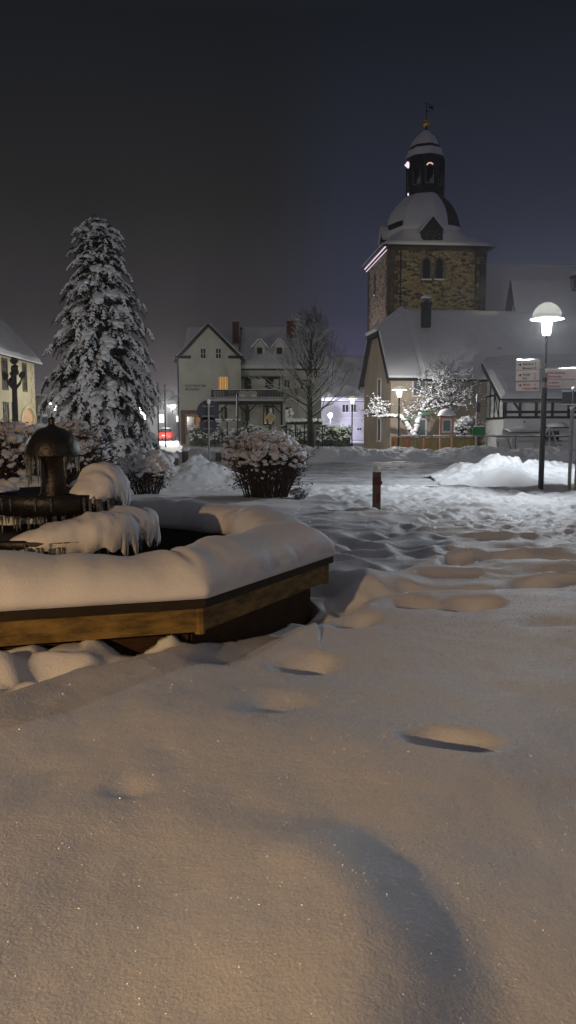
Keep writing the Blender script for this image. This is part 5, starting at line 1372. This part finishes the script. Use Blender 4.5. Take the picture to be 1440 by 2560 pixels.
board(1291, 1350, 902, 925, ('Bahnhof', 'Museum'), False, R(-26)); board(1291, 1349, 929, 950, ('Schule', 'Bad'), False, R(-26), snow=True); board(1291, 1349, 954, 976, ('Markt', 'Heimatstube'), True, R(-26), snow=False)
board(1361, 1452, 926, 947, ('Neue Siedlung', 'Kirchstraße'), True); board(1361, 1452, 950, 971, ('Burgblick', 'Feriendorf'), True, snow=False)
LS = (('slim lit street lamp before the beige house, left of the notice case', 997, 968, 42.6, 1000, .42),
      ('lit lamp half hidden by branches at the left edge of the fir', 137, 1003, 46.0, 1700, .42),
      ('lit lamp with a snow-covered shade far down the bright street', 432, 1012, 88.0, 13000, .5),
      ('faint greenish lamp on a thin pole between the shrub and the beige house', 880, 992, 60.0, 400, .42))
for lb, px_, py_, Y_, pw, ht in LS:
    x_ = XW(px_, Y_)
    make_lamp(x_, Y_, ZW(py_, Y_), lb, ht, power=pw, snowh=.14, lightcol=(1, .97, .92) if px_ != 880 else (.85, 1, .7))
# lamp behind the photographer that lights the square in amber
make_lamp(-4.4, -2.3, 2.55, 'amber street lamp standing at the near left corner of the square', .42, warm=True, power=1900, snowh=.14, lightcol=(1, .62, .30))
make_lamp(9.0, 1.2, 4.6, 'added fill lamp out of view at the near right corner of the square', .42, power=230, snowh=.14, lightcol=(1, .90, .80))  # added fill light for the basin's right boards and the foreground snow
make_lamp(-13.5, 21.0, 4.6, 'added white lamp out of view on the left, lighting the fir and square', .42, power=1100, snowh=.14)  # extra lamp, added to brighten the fir, the square and the left house
make_lamp(-15.0, 57.0, 4.6, 'added white lamp hidden behind the fir to light the pale house', .42, power=1300, snowh=.14)  # unseen lamp, added to brighten the front of the pale house
# floodlight on the long house
q = W(826, 1038, 90.0)
t = thing('floodlight', (q.x, q.y, 0), 'glaring violet-white floodlight on a post by the long house', 'floodlight')
m = MB(); m.tube([(q.x, q.y, 0), (q.x, q.y, q.z)], .05, 6); m.build('post', 'grey_metal', t)
m = MB(); m.blob(q, .26, 0, 1, 2); m.build('lamp_glass', 'lamp_glass_violet', t, True)
m = MB(); m.box((q.x, q.y + .2, q.z), (.5, .12, .4)); m.build('housing', 'grey_metal', t)
light('POINT', (q.x, q.y - .35, q.z), 1300, (.80, .77, 1.0), .1, parent=t)
# floodlight that lights the church tower, from the roadside left of the picture
t = thing('floodlight', (16, 28, 0), 'floodlight on a tall mast at the roadside aimed at the church tower', 'floodlight')
m = MB(); m.tube([(16, 28, 0), (16, 28, 9)], .07, 8); m.build('mast', 'grey_metal', t)
m = MB(); m.box((16, 28, 9.1), (.4, .3, .3)); m.build('housing', 'grey_metal', t)
light('SPOT', (15.9, 28.4, 9.1), 5600, (1, .86, .55), .15, R(16), (11.3, 63, 13.2), .6, parent=t)
# violet floodlight at the foot of the tower, left side
t = thing('floodlight', (2.5, 66, 0), 'floodlight on the ground left of the church tower', 'floodlight')
m = MB(); m.box((2.5, 66, .2), (.4, .3, .3)); m.box((2.5, 66, .05), (.5, .4, .1)); m.build('housing', 'grey_metal', t)
light('SPOT', (2.5, 66, .5), 5000, (.86, .72, 1), .1, R(60), (7.7, 67.5, 8), .8, parent=t)

# ------------------------------------------------------------------ posts
def bollard(px_, py_, hpx, label, r_=.12, Y=None, marks=False):
    g = G(px_, py_); x, y_ = g.x, g.y; h = hpx / FPX * y_
    z0 = gz(x, y_) - .02
    t = thing('bollard', (x, y_, z0), label, 'bollard', 0, 'wooden bollards round the square')
    m = MB(); m.lathe((x, y_, z0), [(r_, -.1), (r_, h * .9), (r_ * .85, h)], 14); m.build('post', 'wood_post', t, False)
    m = MB(); m.blob((x, y_, z0 + h + .02), (r_ * 1.15, r_ * 1.15, .20), .12, 4, 2, int(px_), flat=.85); m.build('snow', 'snow_cap', t, True)
    return t, x, y_, z0, h
bollard(438, 1174, 36, 'short bollard with a rounded snow cap, nearest to the left heap of snow', .13)
bollard(463, 1154, 32, 'dark bollard with a snow cap just left of the round sign pole', .14)
bollard(394, 1146, 30, 'bollard with a snow cap left of the small bush near the fir', .14)
bollard(325, 1146, 24, 'bollard under the fir branches with a lump of snow', .14)
bollard(546, 1150, 24, 'bollard buried in a cone of snow beside the big bush', .14)
g = G(941, 1268); z0 = gz(g.x, g.y) - .03
t = thing('marker_post', (g.x, g.y, z0), 'square wooden post with red bands and a snow cap on the trodden square', 'post')
h = ZW(1180, g.y) - z0
m = MB(); m.box((g.x, g.y, z0 + h / 2 - .1), (.125, .125, h + .2), R(12)); m.build('post', 'wood_post', t)
m = MB(); m.box((g.x, g.y, z0 + h - .17), (.131, .131, .15), R(12)); m.prism([(g.x + .0, g.y - .072, z0 + .18), (g.x + .06, g.y - .06, z0 + .24), (g.x + .06, g.y - .06, z0 + .42), (g.x + .0, g.y - .072, z0 + .34)], (0, -.004, 0)); m.build('red_band', 'red', t)
m = MB(); m.lathe((g.x + .075, g.y - .03, z0 + h - .2), [(.025, -.03), (.03, 0), (.025, .03)], 10); m.build('reflector', 'red', t)
m = MB(); m.blob((g.x, g.y, z0 + h), (.072, .072, .12), .15, 6, 2, 3, flat=.8); m.build('snow', 'snow_cap', t, True)

# ------------------------------------------------------------------ signs
def pole(t, x, y, z0, z1, r=.035, m_='grey_metal'):
    m = MB(); m.tube([(x, y, z0), (x, y, z1)], r, 8); m.build('pole', m_, t)
SGY = 25.5; x = XW(522, SGY, 1060)
t = thing('road_sign', (x, SGY, 0), 'back of two round traffic signs on a thin grey pole left of the big bush', 'traffic sign')
pole(t, x, SGY, -.1, ZW(1006, SGY))
for yc, r_ in ((1028, 27), (1062, 22)):
    zc = ZW(yc, SGY); m = MB(); rr_ = r_ / FPX * SGY
    m.lathe((0, 0, 0), [(rr_, -.012), (rr_, .012)], 40); v = m.v[0]; m.v[0] = np.stack([v[:, 0] + x - .03, v[:, 2] + SGY + .05, v[:, 1] + zc], 1); m.build('sign_disc', 'blue_grey', t)
    for k in (-.45, .45): m = MB(); m.box((x - .02, SGY + .03, zc + k * rr_), (rr_ * 1.1, .03, .04)); m.build('bracket', 'grey_metal', t)
m = MB(); m.blob((x, SGY, ZW(1004, SGY)), (.06, .06, .09), .1, 4, 2, 1); m.build('snow', 'snow_cap', t, True)
x = XW(496 + 98, 45)
t = thing('flagpole', (x, 45.0, 0), 'thin dark pole with snow down its side before the porch of the pale house', 'pole')
m = MB(); m.tube([(x, 45, 0), (x, 45, ZW(982, 45))], .05, 8); m.build('pole', 'black_metal', t); m = MB(); m.tube([(x - .05, 44.98, ZW(1040, 45)), (x - .05, 44.98, ZW(988, 45))], .035, 6); m.build('snow', 'snow_cap', t)
SY_ = 38.0; x = XW(677, SY_)
t = thing('priority_road_sign', (x, SY_, 0), 'yellow and white diamond sign with a snow tip above the big bush', 'traffic sign')
pole(t, x, SY_, -.1, ZW(1046, SY_), .03)
zc = ZW(1043, SY_); s_ = 13 / FPX * SY_
m = MB(); m.prism([(x - s_, SY_ - .04, zc), (x, SY_ - .04, zc - s_ * 1.15), (x + s_, SY_ - .04, zc), (x, SY_ - .04, zc + s_ * 1.15)], (0, .02, 0)); d = m.build('sign_plate', 'white_trim', t)
s_ *= .62; m = MB(); m.prism([(x - s_, SY_ - .046, zc), (x, SY_ - .046, zc - s_ * 1.15), (x + s_, SY_ - .046, zc), (x, SY_ - .046, zc + s_ * 1.15)], (0, .004, 0)); m.build('yellow_field', 'yellow', d)
m = MB(); m.blob((x, SY_ - .03, zc + .33), (.06, .06, .13), .1, 4, 2, 1); m.blob((x + .05, SY_ - .05, ZW(1080, SY_)), (.1, .08, .14), .2, 4, 2, 1); m.build('snow', 'snow_cap', t, True)
m = MB(); m.box((x - .03, SY_ - .05, ZW(1068, SY_)), (.16, .03, .34)); m.build('small_plate', 'green', t)
x = XW(114, 44)
t = thing('traffic_sign', (x, 44.0, 0), 'snow-plastered blue round sign left of the lamp by the fir', 'traffic sign')
pole(t, x, 44, 0, ZW(1048, 44)); zc = ZW(1051, 44)
m = MB(); m.lathe((0, 0, 0), [(.28, -.012), (.28, .012)], 32); v = m.v[0]; m.v[0] = np.stack([v[:, 0] + x, v[:, 2] + 43.94, v[:, 1] + zc], 1); m.build('sign_disc', 'lilac_plaster', t)
m = MB(); m.lathe((0, 0, 0), [(.2, -.012), (.2, .012)], 32); v = m.v[0]; m.v[0] = np.stack([v[:, 0] + x, v[:, 2] + 43.925, v[:, 1] + zc], 1); m.build('blue_field', 'blue_grey', t)
m = MB(); m.box((x - .15, 43.95, ZW(1063, 44)), (.75, .04, .22)); m.build('name_plate', 'white_trim', t)
m = MB(); m.blob((x, 43.95, zc + .3), (.16, .08, .08), .2, 4, 2, 1); m.build('snow', 'snow_cap', t, True)
for px_, yt, lb in ((396, 962, 'thin dark pole close to the right side of the fir'), (413.5, 966, 'thin dark pole standing before the red car')):
    x = XW(px_, 60); t = thing('thin_pole', (x, 60.0, 0), lb, 'pole', 0, 'poles along the lit street')
    m = MB(); m.tube([(x, 60, 0), (x, 60, ZW(yt, 60))], .055, 8); m.build('pole', 'black_metal', t); m = MB(); m.lathe((x, 60, ZW(yt, 60)), [(.08, 0), (.08, .12), (.0, .16)], 8); m.build('cap', 'black_metal', t)
# grey post and wooden post at the right edge
g = G(1423, 1218); x, y_ = XW(1423, g.y, 1216), g.y; PY_ = y_
t = thing('parking_sign', (x, y_, 0), 'grey pole at the right edge carrying a dark sign seen from behind', 'traffic sign')
z0 = gz(x, y_) - .05
m = MB(); m.lathe((x, y_, z0), [(.045, -.05), (.045, ZW(1022, y_) - z0), (.025, ZW(1021, y_) - z0), (.022, ZW(975, y_) - z0)], 12); m.build('pole', 'grey_metal', t)
pl = Plane(x, y_, 0); a0, _ = pl.hit(1407, 1000); a1, _ = pl.hit(1450, 1000)
m = MB(); pl.box(m, a0, a1, ZW(1013, y_), ZW(979, y_), -.06, -.035); m.build('sign_back', 'blue_grey', t)
m = MB(); pl.box(m, a0, a1, ZW(979, y_), ZW(976, y_), -.08, -.01); pl.box(m, a0, a1, ZW(1012, y_), ZW(1009.5, y_), -.033, .03); m.blob((x, y_, ZW(972, y_)), (.045, .045, .05), .1, 5, 2, 1); m.blob((x - .02, y_, ZW(1019, y_)), (.06, .05, .05), .1, 5, 2, 1); m.build('snow', 'snow_cap', t)
y2 = PY_ - .6; x = XW(1446, y2, 1100)
t = thing('wooden_stake', (x, y2, 0), 'pale wooden stake cut by the right edge of the picture', 'post')
m = MB(); m.lathe((x, y2, gz(x, y2)), [(.055, -.1), (.055, ZW(1028, y2))], 12); m.build('stake', 'ochre', t)
m = MB(); m.blob((x, y2, ZW(1022, y2)), (.07, .07, .12), .2, 6, 2, 2); m.build('snow', 'snow_cap', t, True)
# green board on a post
GY = 41.0; x = XW(1190, GY)
t = thing('green_board', (x, GY, 0), 'bright green board on a grey post before the half-timbered house', 'sign')
pole(t, x + .03, GY, 0, ZW(985, GY), .06)
m = MB(); m.box((XW(1195.5, GY), GY - .12, ZW(1078, GY)), (.66, .06, .48)); m.build('board', 'green', t)
m = MB(); m.box((XW(1193, GY), GY - .1, ZW(1018, GY)), (.22, .05, .55)); m.box((XW(1192, GY), GY - .11, ZW(1008, GY)), (.16, .05, .2)); m.build('small_plate', 'blue_grey', t)
m = MB(); m.box((XW(1195.5, GY), GY - .12, ZW(1078, GY) + .26), (.6, .08, .05)); m.build('snow', 'snow_cap', t)
# orange framed notice case
NY = 42.0; pl = Plane(0, NY)
t = thing('notice_case', (XW(1116, NY), NY, 0), 'orange-framed glass notice case with a thick snow cap on two posts', 'notice board')
x0, x1, zt, zb = XW(1099, NY), XW(1134, NY), ZW(1042, NY), ZW(1086, NY)
m = MB(); pl.box(m, x0, x0 + .10, -.1, zt, -.05, .05); pl.box(m, x1 - .10, x1, -.1, zt, -.05, .05); pl.box(m, x0 + .1, x1 - .1, zt - .1, zt, -.05, .05); pl.box(m, x0 + .1, x1 - .1, zb, zb + .08, -.05, .05); m.build('frame', 'pink_frame', t)
m = MB(); pl.box(m, x0 + .1, x1 - .1, zb + .08, zt - .1, -.03, .02); m.build('backboard', 'white_trim', t)
m = MB(); pl.box(m, x0 + .2, x1 - .2, zb + .2, zt - .2, .022, .03); m.build('notice', 'glass_grey', t)
m = MB(); pl.box(m, x0 - .05, x1 + .05, zt + .003, zt + .06, -.25, .25); m.build('roof', 'black_metal', t)
m = MB(); m.blob(((x0 + x1) / 2, NY, zt + .06), ((x1 - x0) / 2 + .1, .32, .38), .06, 2, 3, 5, flat=.9); m.build('snow', 'snow_cap', t, True)
# handrail along the pavement
RY_ = 41.6; pl = Plane(0, RY_)
t = thing('handrail', (XW(1200, RY_), RY_, 0), 'long metal handrail with snow running along the far pavement', 'railing')
m = MB(); zr = ZW(1091, RY_); m.tube([(XW(1003, RY_), RY_, zr), (XW(1428, RY_), RY_, zr)], .035, 8); m.build('rail', 'grey_metal', t)
for px_ in (1003, 1055, 1101, 1131, 1218, 1290, 1362, 1425):
    m = MB(); m.tube([(XW(px_, RY_), RY_, 0), (XW(px_, RY_), RY_, zr)], .03, 6); m.build('post', 'grey_metal', t)
m = MB(); x_ = XW(1003, RY_)
while x_ < XW(1428, RY_):
    l_ = rng.uniform(.3, 1.2); 
    m.tube([(x_, RY_, zr + .045), (min(x_ + l_, XW(1428, RY_)), RY_, zr + .045)], rng.uniform(.025, .05), 6); x_ += l_ + rng.uniform(0, .12)
m.build('snow', 'snow_cap', t, True)
# playground panels
for i, (a_, b_, mt_, lb) in enumerate(((981, 1017, 'orange_panel', 'orange and yellow playground panel behind the slim lamp'), (1022, 1056, 'ochre', 'yellow slatted playground panel between two salmon posts'), (1062, 1128, 'ochre', 'dark yellow panel under the notice case'), (1131, 1192, 'ochre', 'olive yellow panel left of the green board post'))):
    Yp = 42.6; pl = Plane(0, Yp); t = thing('playground_panel', (XW((a_ + b_) / 2, Yp), Yp, 0), lb, 'panel', 0, 'playground panels')
    m = MB(); n = max(3, int((b_ - a_) / 7)); x0, x1 = XW(a_, Yp), XW(b_, Yp); w = (x1 - x0) / n
    for k in range(n): pl.box(m, x0 + k * w, x0 + (k + 1) * w - .015, 0, ZW(1094, Yp) + .03 * (k % 2), -.03, .03)
    m.build('boards', mt_, t)
    m = MB(); pl.box(m, x0 - .06, x0 + .03, 0, ZW(1091, Yp), .035, .12); pl.box(m, x1 - .04, x1 + .04, 0, ZW(1091, Yp), .035, .12); m.build('post', 'pink_frame', t)
    m = MB()
    for k in range(n * 2): m.blob((x0 + (k + .5) * w / 2, Yp, ZW(1093, Yp) + .03), (w * .35, .07, .05), .3, 4, 1, k)
    m.build('snow', 'snow_cap', t, True)
# garden furniture under snow by the half-timbered house
AYY = 42.6
def at(px_, py_, dy=0): return W(px_, py_, AYY + dy)
t = thing('awning', (at(1300, 1100).x, AYY, 0), 'sagging snow-covered awning on thin legs by the half-timbered wall', 'awning')
m = MB(); vs = []; nx, ny = 26, 8
for j in range(ny + 1):
    for i in range(nx + 1):
        f = i / nx; g_ = j / ny; xx = at(1266 + (1345 - 1266) * f, 1080).x
        zz = ZW(1076 - 14 * math.sin(f * 1.6) ** .9, AYY); zz += .12 * math.sin(math.pi * g_) + .04 * float(vn2(xx * 2, g_ * 3, 4)) - .25 * (1 - g_) * f * .8
        vs.append((xx, AYY - .7 + 1.5 * g_, zz))
fs = [(j * (nx + 1) + i, j * (nx + 1) + i + 1, (j + 1) * (nx + 1) + i + 1, (j + 1) * (nx + 1) + i) for j in range(ny) for i in range(nx)]
m.add(vs, fs); m.add([(a, b, c - .10) for a, b, c in vs], [tuple(reversed(f_)) for f_ in fs])
k = (nx + 1) * (ny + 1); per = list(range(nx + 1)) + [j * (nx + 1) + nx for j in range(1, ny + 1)] + [ny * (nx + 1) + i for i in range(nx - 1, -1, -1)] + [j * (nx + 1) for j in range(ny - 1, 0, -1)]
m.f += [[per[a], per[(a + 1) % len(per)], k + per[(a + 1) % len(per)], k + per[a]] for a in range(len(per))]
m.build('snow', 'snow_cap', t, True)
m = MB(); 
for px_ in (1275, 1293, 1340): m = MB(); m.tube([at(px_, 1120), at(px_ - (4 if px_ > 1280 else -6), 1084)], .035, 6); m.build('leg', 'white_trim', t)
m = MB(); m.tube([(at(1268, 1080).x, AYY - .75, ZW(1082, AYY)), (at(1345, 1080).x, AYY - .75, ZW(1076, AYY) - .1)], .03, 6); m.build('front_bar', 'black_metal', t)
t = thing('garden_swing', (at(1375, 1100, -.5).x, AYY - .5, 0), 'white A-frame garden swing with a thick slab of snow on its canopy', 'garden swing')
for yy in (-.9, .35):
    m = MB(); 
    for a_, b_ in (((1373, 1066), (1343, 1124)), ((1373, 1066), (1374, 1124)), ((1375, 1066), (1398, 1122))): m.tube([W(*a_, AYY + yy), W(*b_, AYY + yy)], .045, 6)
    m.build('leg_frame', 'white_trim', t)
m = MB(); p_ = W(1392, 1069, AYY - .3); m.box(p_, (.85, 1.5, .06)); m.build('canopy', 'black_metal', t)
m = MB(); m.blob(p_ + Vector((0, 0, .04)), (.52, .85, .28), .12, 2, 3, 4, flat=.9); m.build('snow', 'snow_cap', t, True)
m = MB(); p_ = W(1383, 1102, AYY - .3); m.box(p_, (.8, .5, .05)); m.box(p_ + Vector((0, .25, .3)), (.8, .05, .5)); m.build('seat', 'black_metal', t)
t = thing('folding_table', (at(1262, 1110, -.8).x, AYY - .8, 0), 'snowy tilted table leaning at the corner of the half-timbered house', 'table')
m = MB(); q = at(1258, 1108, -.8); m.box(q, (.75, .06, .72), rot=Matrix.Rotation(R(-20), 3, 'Y') @ Matrix.Rotation(R(25), 3, 'X')); m.build('top', 'white_trim', t)
for a_, b_ in (((1268, 1096), (1278, 1124)), ((1246, 1100), (1244, 1124))): m = MB(); m.tube([at(*a_, -.9), at(*b_, -.9)], .03, 6); m.build('leg', 'grey_metal', t)
m = MB(); m.blob(at(1256, 1096, -.8), (.36, .25, .1), .2, 3, 2, 1); m.build('snow', 'snow_cap', t, True)
# dark snow-topped fence left of the bare tree
FY_ = 62.0; pl = Plane(0, FY_)
t = thing('garden_fence', (XW(755, FY_), FY_, 0), 'low dark fence topped with lumps of snow behind the bare tree trunk', 'fence')
m = MB(); x0, x1 = XW(716, FY_), XW(806, FY_); zt = ZW(1052, FY_)
pl.box(m, x0, x1, zt - .3, zt, -.05, .05); 
for k in range(5): xx = x0 + (x1 - x0) * k / 4; pl.box(m, xx - .05, xx + .05, 0, zt - .303, -.05, .05)
m.build('rails', 'timber', t)
m = MB()
for k in range(34): m.blob((rng.uniform(x0, x1), FY_, zt + .04), (rng.uniform(.1, .2), .12, rng.uniform(.08, .2)), .3, 4, 1, k)
for k in range(9): m.blob((x0 + rng.uniform(-.1, .5), FY_, zt + .1 + .1 * k), rng.uniform(.08, .16), .3, 4, 1, k)
m.build('snow', 'snow_cap', t, True)
# second small snow-topped fence, left
pl = Plane(0, 60.0); t = thing('garden_fence', (XW(560, 60), 60.0, 0), 'thin rail dotted with snow in front of the porch windows', 'fence')
m = MB(); x0, x1 = XW(505, 60), XW(600, 60); zt = ZW(1051, 60); m.tube([(x0, 60, zt), (x1, 60, zt)], .04, 6)
for k in range(4): xx = x0 + (x1 - x0) * k / 3; m.tube([(xx, 60, 0), (xx, 60, zt)], .04, 6)
m.build('rails', 'timber', t)
m = MB()
for k in range(26): m.blob((rng.uniform(x0, x1), 60, zt + .05), (rng.uniform(.08, .2), .09, rng.uniform(.05, .1)), .3, 4, 1, k)
m.build('snow', 'snow_cap', t, True)
# red car down the street
CY = 96.0; cxr = XW(416, CY); cx0 = cxr
t = thing('parked_car', (cxr, CY, 0), 'small red car with lit tail lamps down the bright street', 'car')
def hull(prof_, w0, w1, y0, name, mt_):
    m = MB(); secs = []
    for yy, zb, zt, ws in prof_:
        hw = ws / 2; r_ = min(.12, (zt - zb) * .3)
        s = [(-hw + r_ * .5, zb), (hw - r_ * .5, zb), (hw, zb + r_), (hw, zt - r_), (hw - r_, zt), (-hw + r_, zt), (-hw, zt - r_), (-hw, zb + r_)]
        secs.append(np.array([(cxr + x, CY + yy, z) for x, z in s]))
    m.ring(secs, close=False); return m.build(name, mt_, t, True)
hull([(-2.0, .35, .75, 1.5), (-1.9, .25, .98, 1.7), (-.9, .22, 1.0, 1.8), (.9, .22, .98, 1.8), (1.7, .25, .85, 1.7), (2.0, .35, .65, 1.5)], 0, 0, 0, 'body', 'red_car')
hull([(-1.85, .95, 1.0, 1.45), (-1.45, .95, 1.42, 1.3), (-.2, .95, 1.5, 1.3), (.5, .95, 1.4, 1.3), (1.1, .95, 1.0, 1.4)], 0, 0, 0, 'cabin', 'glass')
for sx in (-1, 1):
    m = MB(); m.box((cxr + sx * .66, CY - 1.98, .78), (.26, .1, .2)); m.build('tail_lamp', 'tail', t)
    for yy in (-1.25, 1.3):
        m = MB(); m.lathe((0, 0, 0), [(.2, -.1), (.31, -.09), (.31, .09), (.2, .1)], 20); v = m.v[0]; m.v[0] = np.stack([v[:, 2] + cxr + sx * .8, v[:, 0] + CY + yy, v[:, 1] + .31], 1); m.build('wheel', 'rubber', t, True)
m = MB(); m.box((cxr, CY - 2.01, .60), (.5, .03, .12)); m.build('number_plate', 'white_trim', t)
m = MB(); m.box((cxr, CY - 2.0, .82), (1.0, .06, .05)); m.build('light_bar', 'tail', t)
m = MB(); m.blob((cxr, CY - .4, 1.47), (.62, .8, .12), .1, 2, 2, 3, flat=.8); m.build('snow', 'snow_cap', t, True)

# ------------------------------------------------------------------ snow glitter
def crystals(n, seed):
    r2 = np.random.default_rng(seed)
    v = (r2.random(n) ** .8); y = 1.2 * (14 / 1.2) ** v; x = (r2.random(n) * 2 - 1) * .55 * (y + .6)
    z = gh(x, y); s = .00055 * (0.6 + y * .5) * r2.uniform(.7, 1.5, n)
    keep = oct_d(x, y) > .1; x, y, z, s = x[keep], y[keep], z[keep], s[keep]; n = len(x)
    rot = r2.normal(size=(n, 3)); rot[:, 2] = np.abs(rot[:, 2]) * 1.5 + .6; rot /= np.linalg.norm(rot, axis=1, keepdims=True)
    a = np.cross(rot, np.array([[.3, .8, .1]])); a /= np.linalg.norm(a, axis=1, keepdims=True); b = np.cross(rot, a)
    c = np.stack([x, y, z + s * 1.2], 1)
    vs = np.stack([c + a * s[:, None], c + b * s[:, None], c - a * s[:, None], c - b * s[:, None]], 1).reshape(-1, 3)
    m = MB(); m.addnp(vs, np.arange(len(vs)).reshape(-1, 4))
    return m.build('ice_crystals', 'crystal', None)
M['crystal'] = mat('ice_crystal', (.9, .9, .95), .4, 1.0)
tag(crystals(260000, 3), kind='stuff')

# ------------------------------------------------------------------ sky
w = bpy.data.worlds.new("World"); scene.world = w; w.use_nodes = True
nt = w.node_tree; N = nt.nodes; L = nt.links; bg = N['Background']
tc = N.new('ShaderNodeTexCoord'); sx = N.new('ShaderNodeSeparateXYZ'); L.new(tc.outputs['Generated'], sx.inputs[0])
def ramp(stops):
    r = N.new('ShaderNodeValToRGB'); e = r.color_ramp.elements
    e[0].position, e[0].color = stops[0][0], (*stops[0][1], 1); e[1].position, e[1].color = stops[-1][0], (*stops[-1][1], 1)
    for p_, c_ in stops[1:-1]: x = e.new(p_); x.color = (*c_, 1)
    L.new(sx.outputs['Z'], r.inputs[0]); return r
left = ramp([(0.0, (.105, .09, .095)), (.06, (.072, .062, .07)), (.14, (.034, .031, .033)), (.28, (.0165, .0160, .0168)), (.45, (.0080, .0093, .0122)), (.52, (.013, .015, .019)), (.68, (.038, .037, .043)), (1.0, (.058, .056, .066))])  # both ramps: last stops brighten the unseen upper sky to add ambient light
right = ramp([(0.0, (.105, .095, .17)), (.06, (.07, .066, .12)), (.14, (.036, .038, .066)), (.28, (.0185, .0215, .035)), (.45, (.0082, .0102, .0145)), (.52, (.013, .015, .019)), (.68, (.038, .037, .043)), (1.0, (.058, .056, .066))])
az = N.new('ShaderNodeMath'); az.operation = 'DIVIDE'; ya = N.new('ShaderNodeMath'); ya.operation = 'MAXIMUM'; ya.inputs[1].default_value = .05
L.new(sx.outputs['Y'], ya.inputs[0]); L.new(sx.outputs['X'], az.inputs[0]); L.new(ya.outputs[0], az.inputs[1])
mr = N.new('ShaderNodeMapRange'); mr.interpolation_type = 'SMOOTHSTEP'; mr.inputs['From Min'].default_value = -.06; mr.inputs['From Max'].default_value = .10
L.new(az.outputs[0], mr.inputs[0])
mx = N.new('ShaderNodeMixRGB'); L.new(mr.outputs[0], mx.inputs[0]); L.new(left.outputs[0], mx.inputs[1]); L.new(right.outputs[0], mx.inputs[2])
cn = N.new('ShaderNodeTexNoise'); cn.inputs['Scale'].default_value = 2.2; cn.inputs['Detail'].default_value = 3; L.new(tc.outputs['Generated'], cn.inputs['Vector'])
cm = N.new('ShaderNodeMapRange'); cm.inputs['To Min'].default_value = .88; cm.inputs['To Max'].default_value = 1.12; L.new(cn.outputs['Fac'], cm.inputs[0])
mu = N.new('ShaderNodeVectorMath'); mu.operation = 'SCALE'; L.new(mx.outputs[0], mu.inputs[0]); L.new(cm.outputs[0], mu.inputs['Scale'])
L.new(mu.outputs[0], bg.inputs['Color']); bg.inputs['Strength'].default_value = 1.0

# ------------------------------------------------------------------ haze
HZ = True
if HZ:
    m = MB(); m.box((0, 70, 14), (150, 190, 31))
    hm = bpy.data.materials.new('haze'); hm.use_nodes = True; n_ = hm.node_tree.nodes; l_ = hm.node_tree.links; n_.clear()
    o_ = n_.new('ShaderNodeOutputMaterial'); v_ = n_.new('ShaderNodeVolumePrincipled')
    v_.inputs['Color'].default_value = (.95, .95, .98, 1); v_.inputs['Density'].default_value = .0008; v_.inputs['Anisotropy'].default_value = .72
    l_.new(v_.outputs[0], o_.inputs['Volume'])
    M['haze'] = hm
    tag(m.build('haze', 'haze', None), kind='stuff')
scene.view_settings.view_transform = 'Standard'; scene.view_settings.look = 'None'; scene.view_settings.gamma = 1.0; scene.view_settings.exposure = 0.0
scene.view_settings.use_curve_mapping = False
cy_ = scene.cycles
cy_.max_bounces = 6; cy_.diffuse_bounces = 3; cy_.glossy_bounces = 3; cy_.transmission_bounces = 4; cy_.transparent_max_bounces = 8; cy_.volume_bounces = 0
cy_.sample_clamp_indirect = 4.0; cy_.use_denoising = True
cy_.volume_step_rate = 4.0
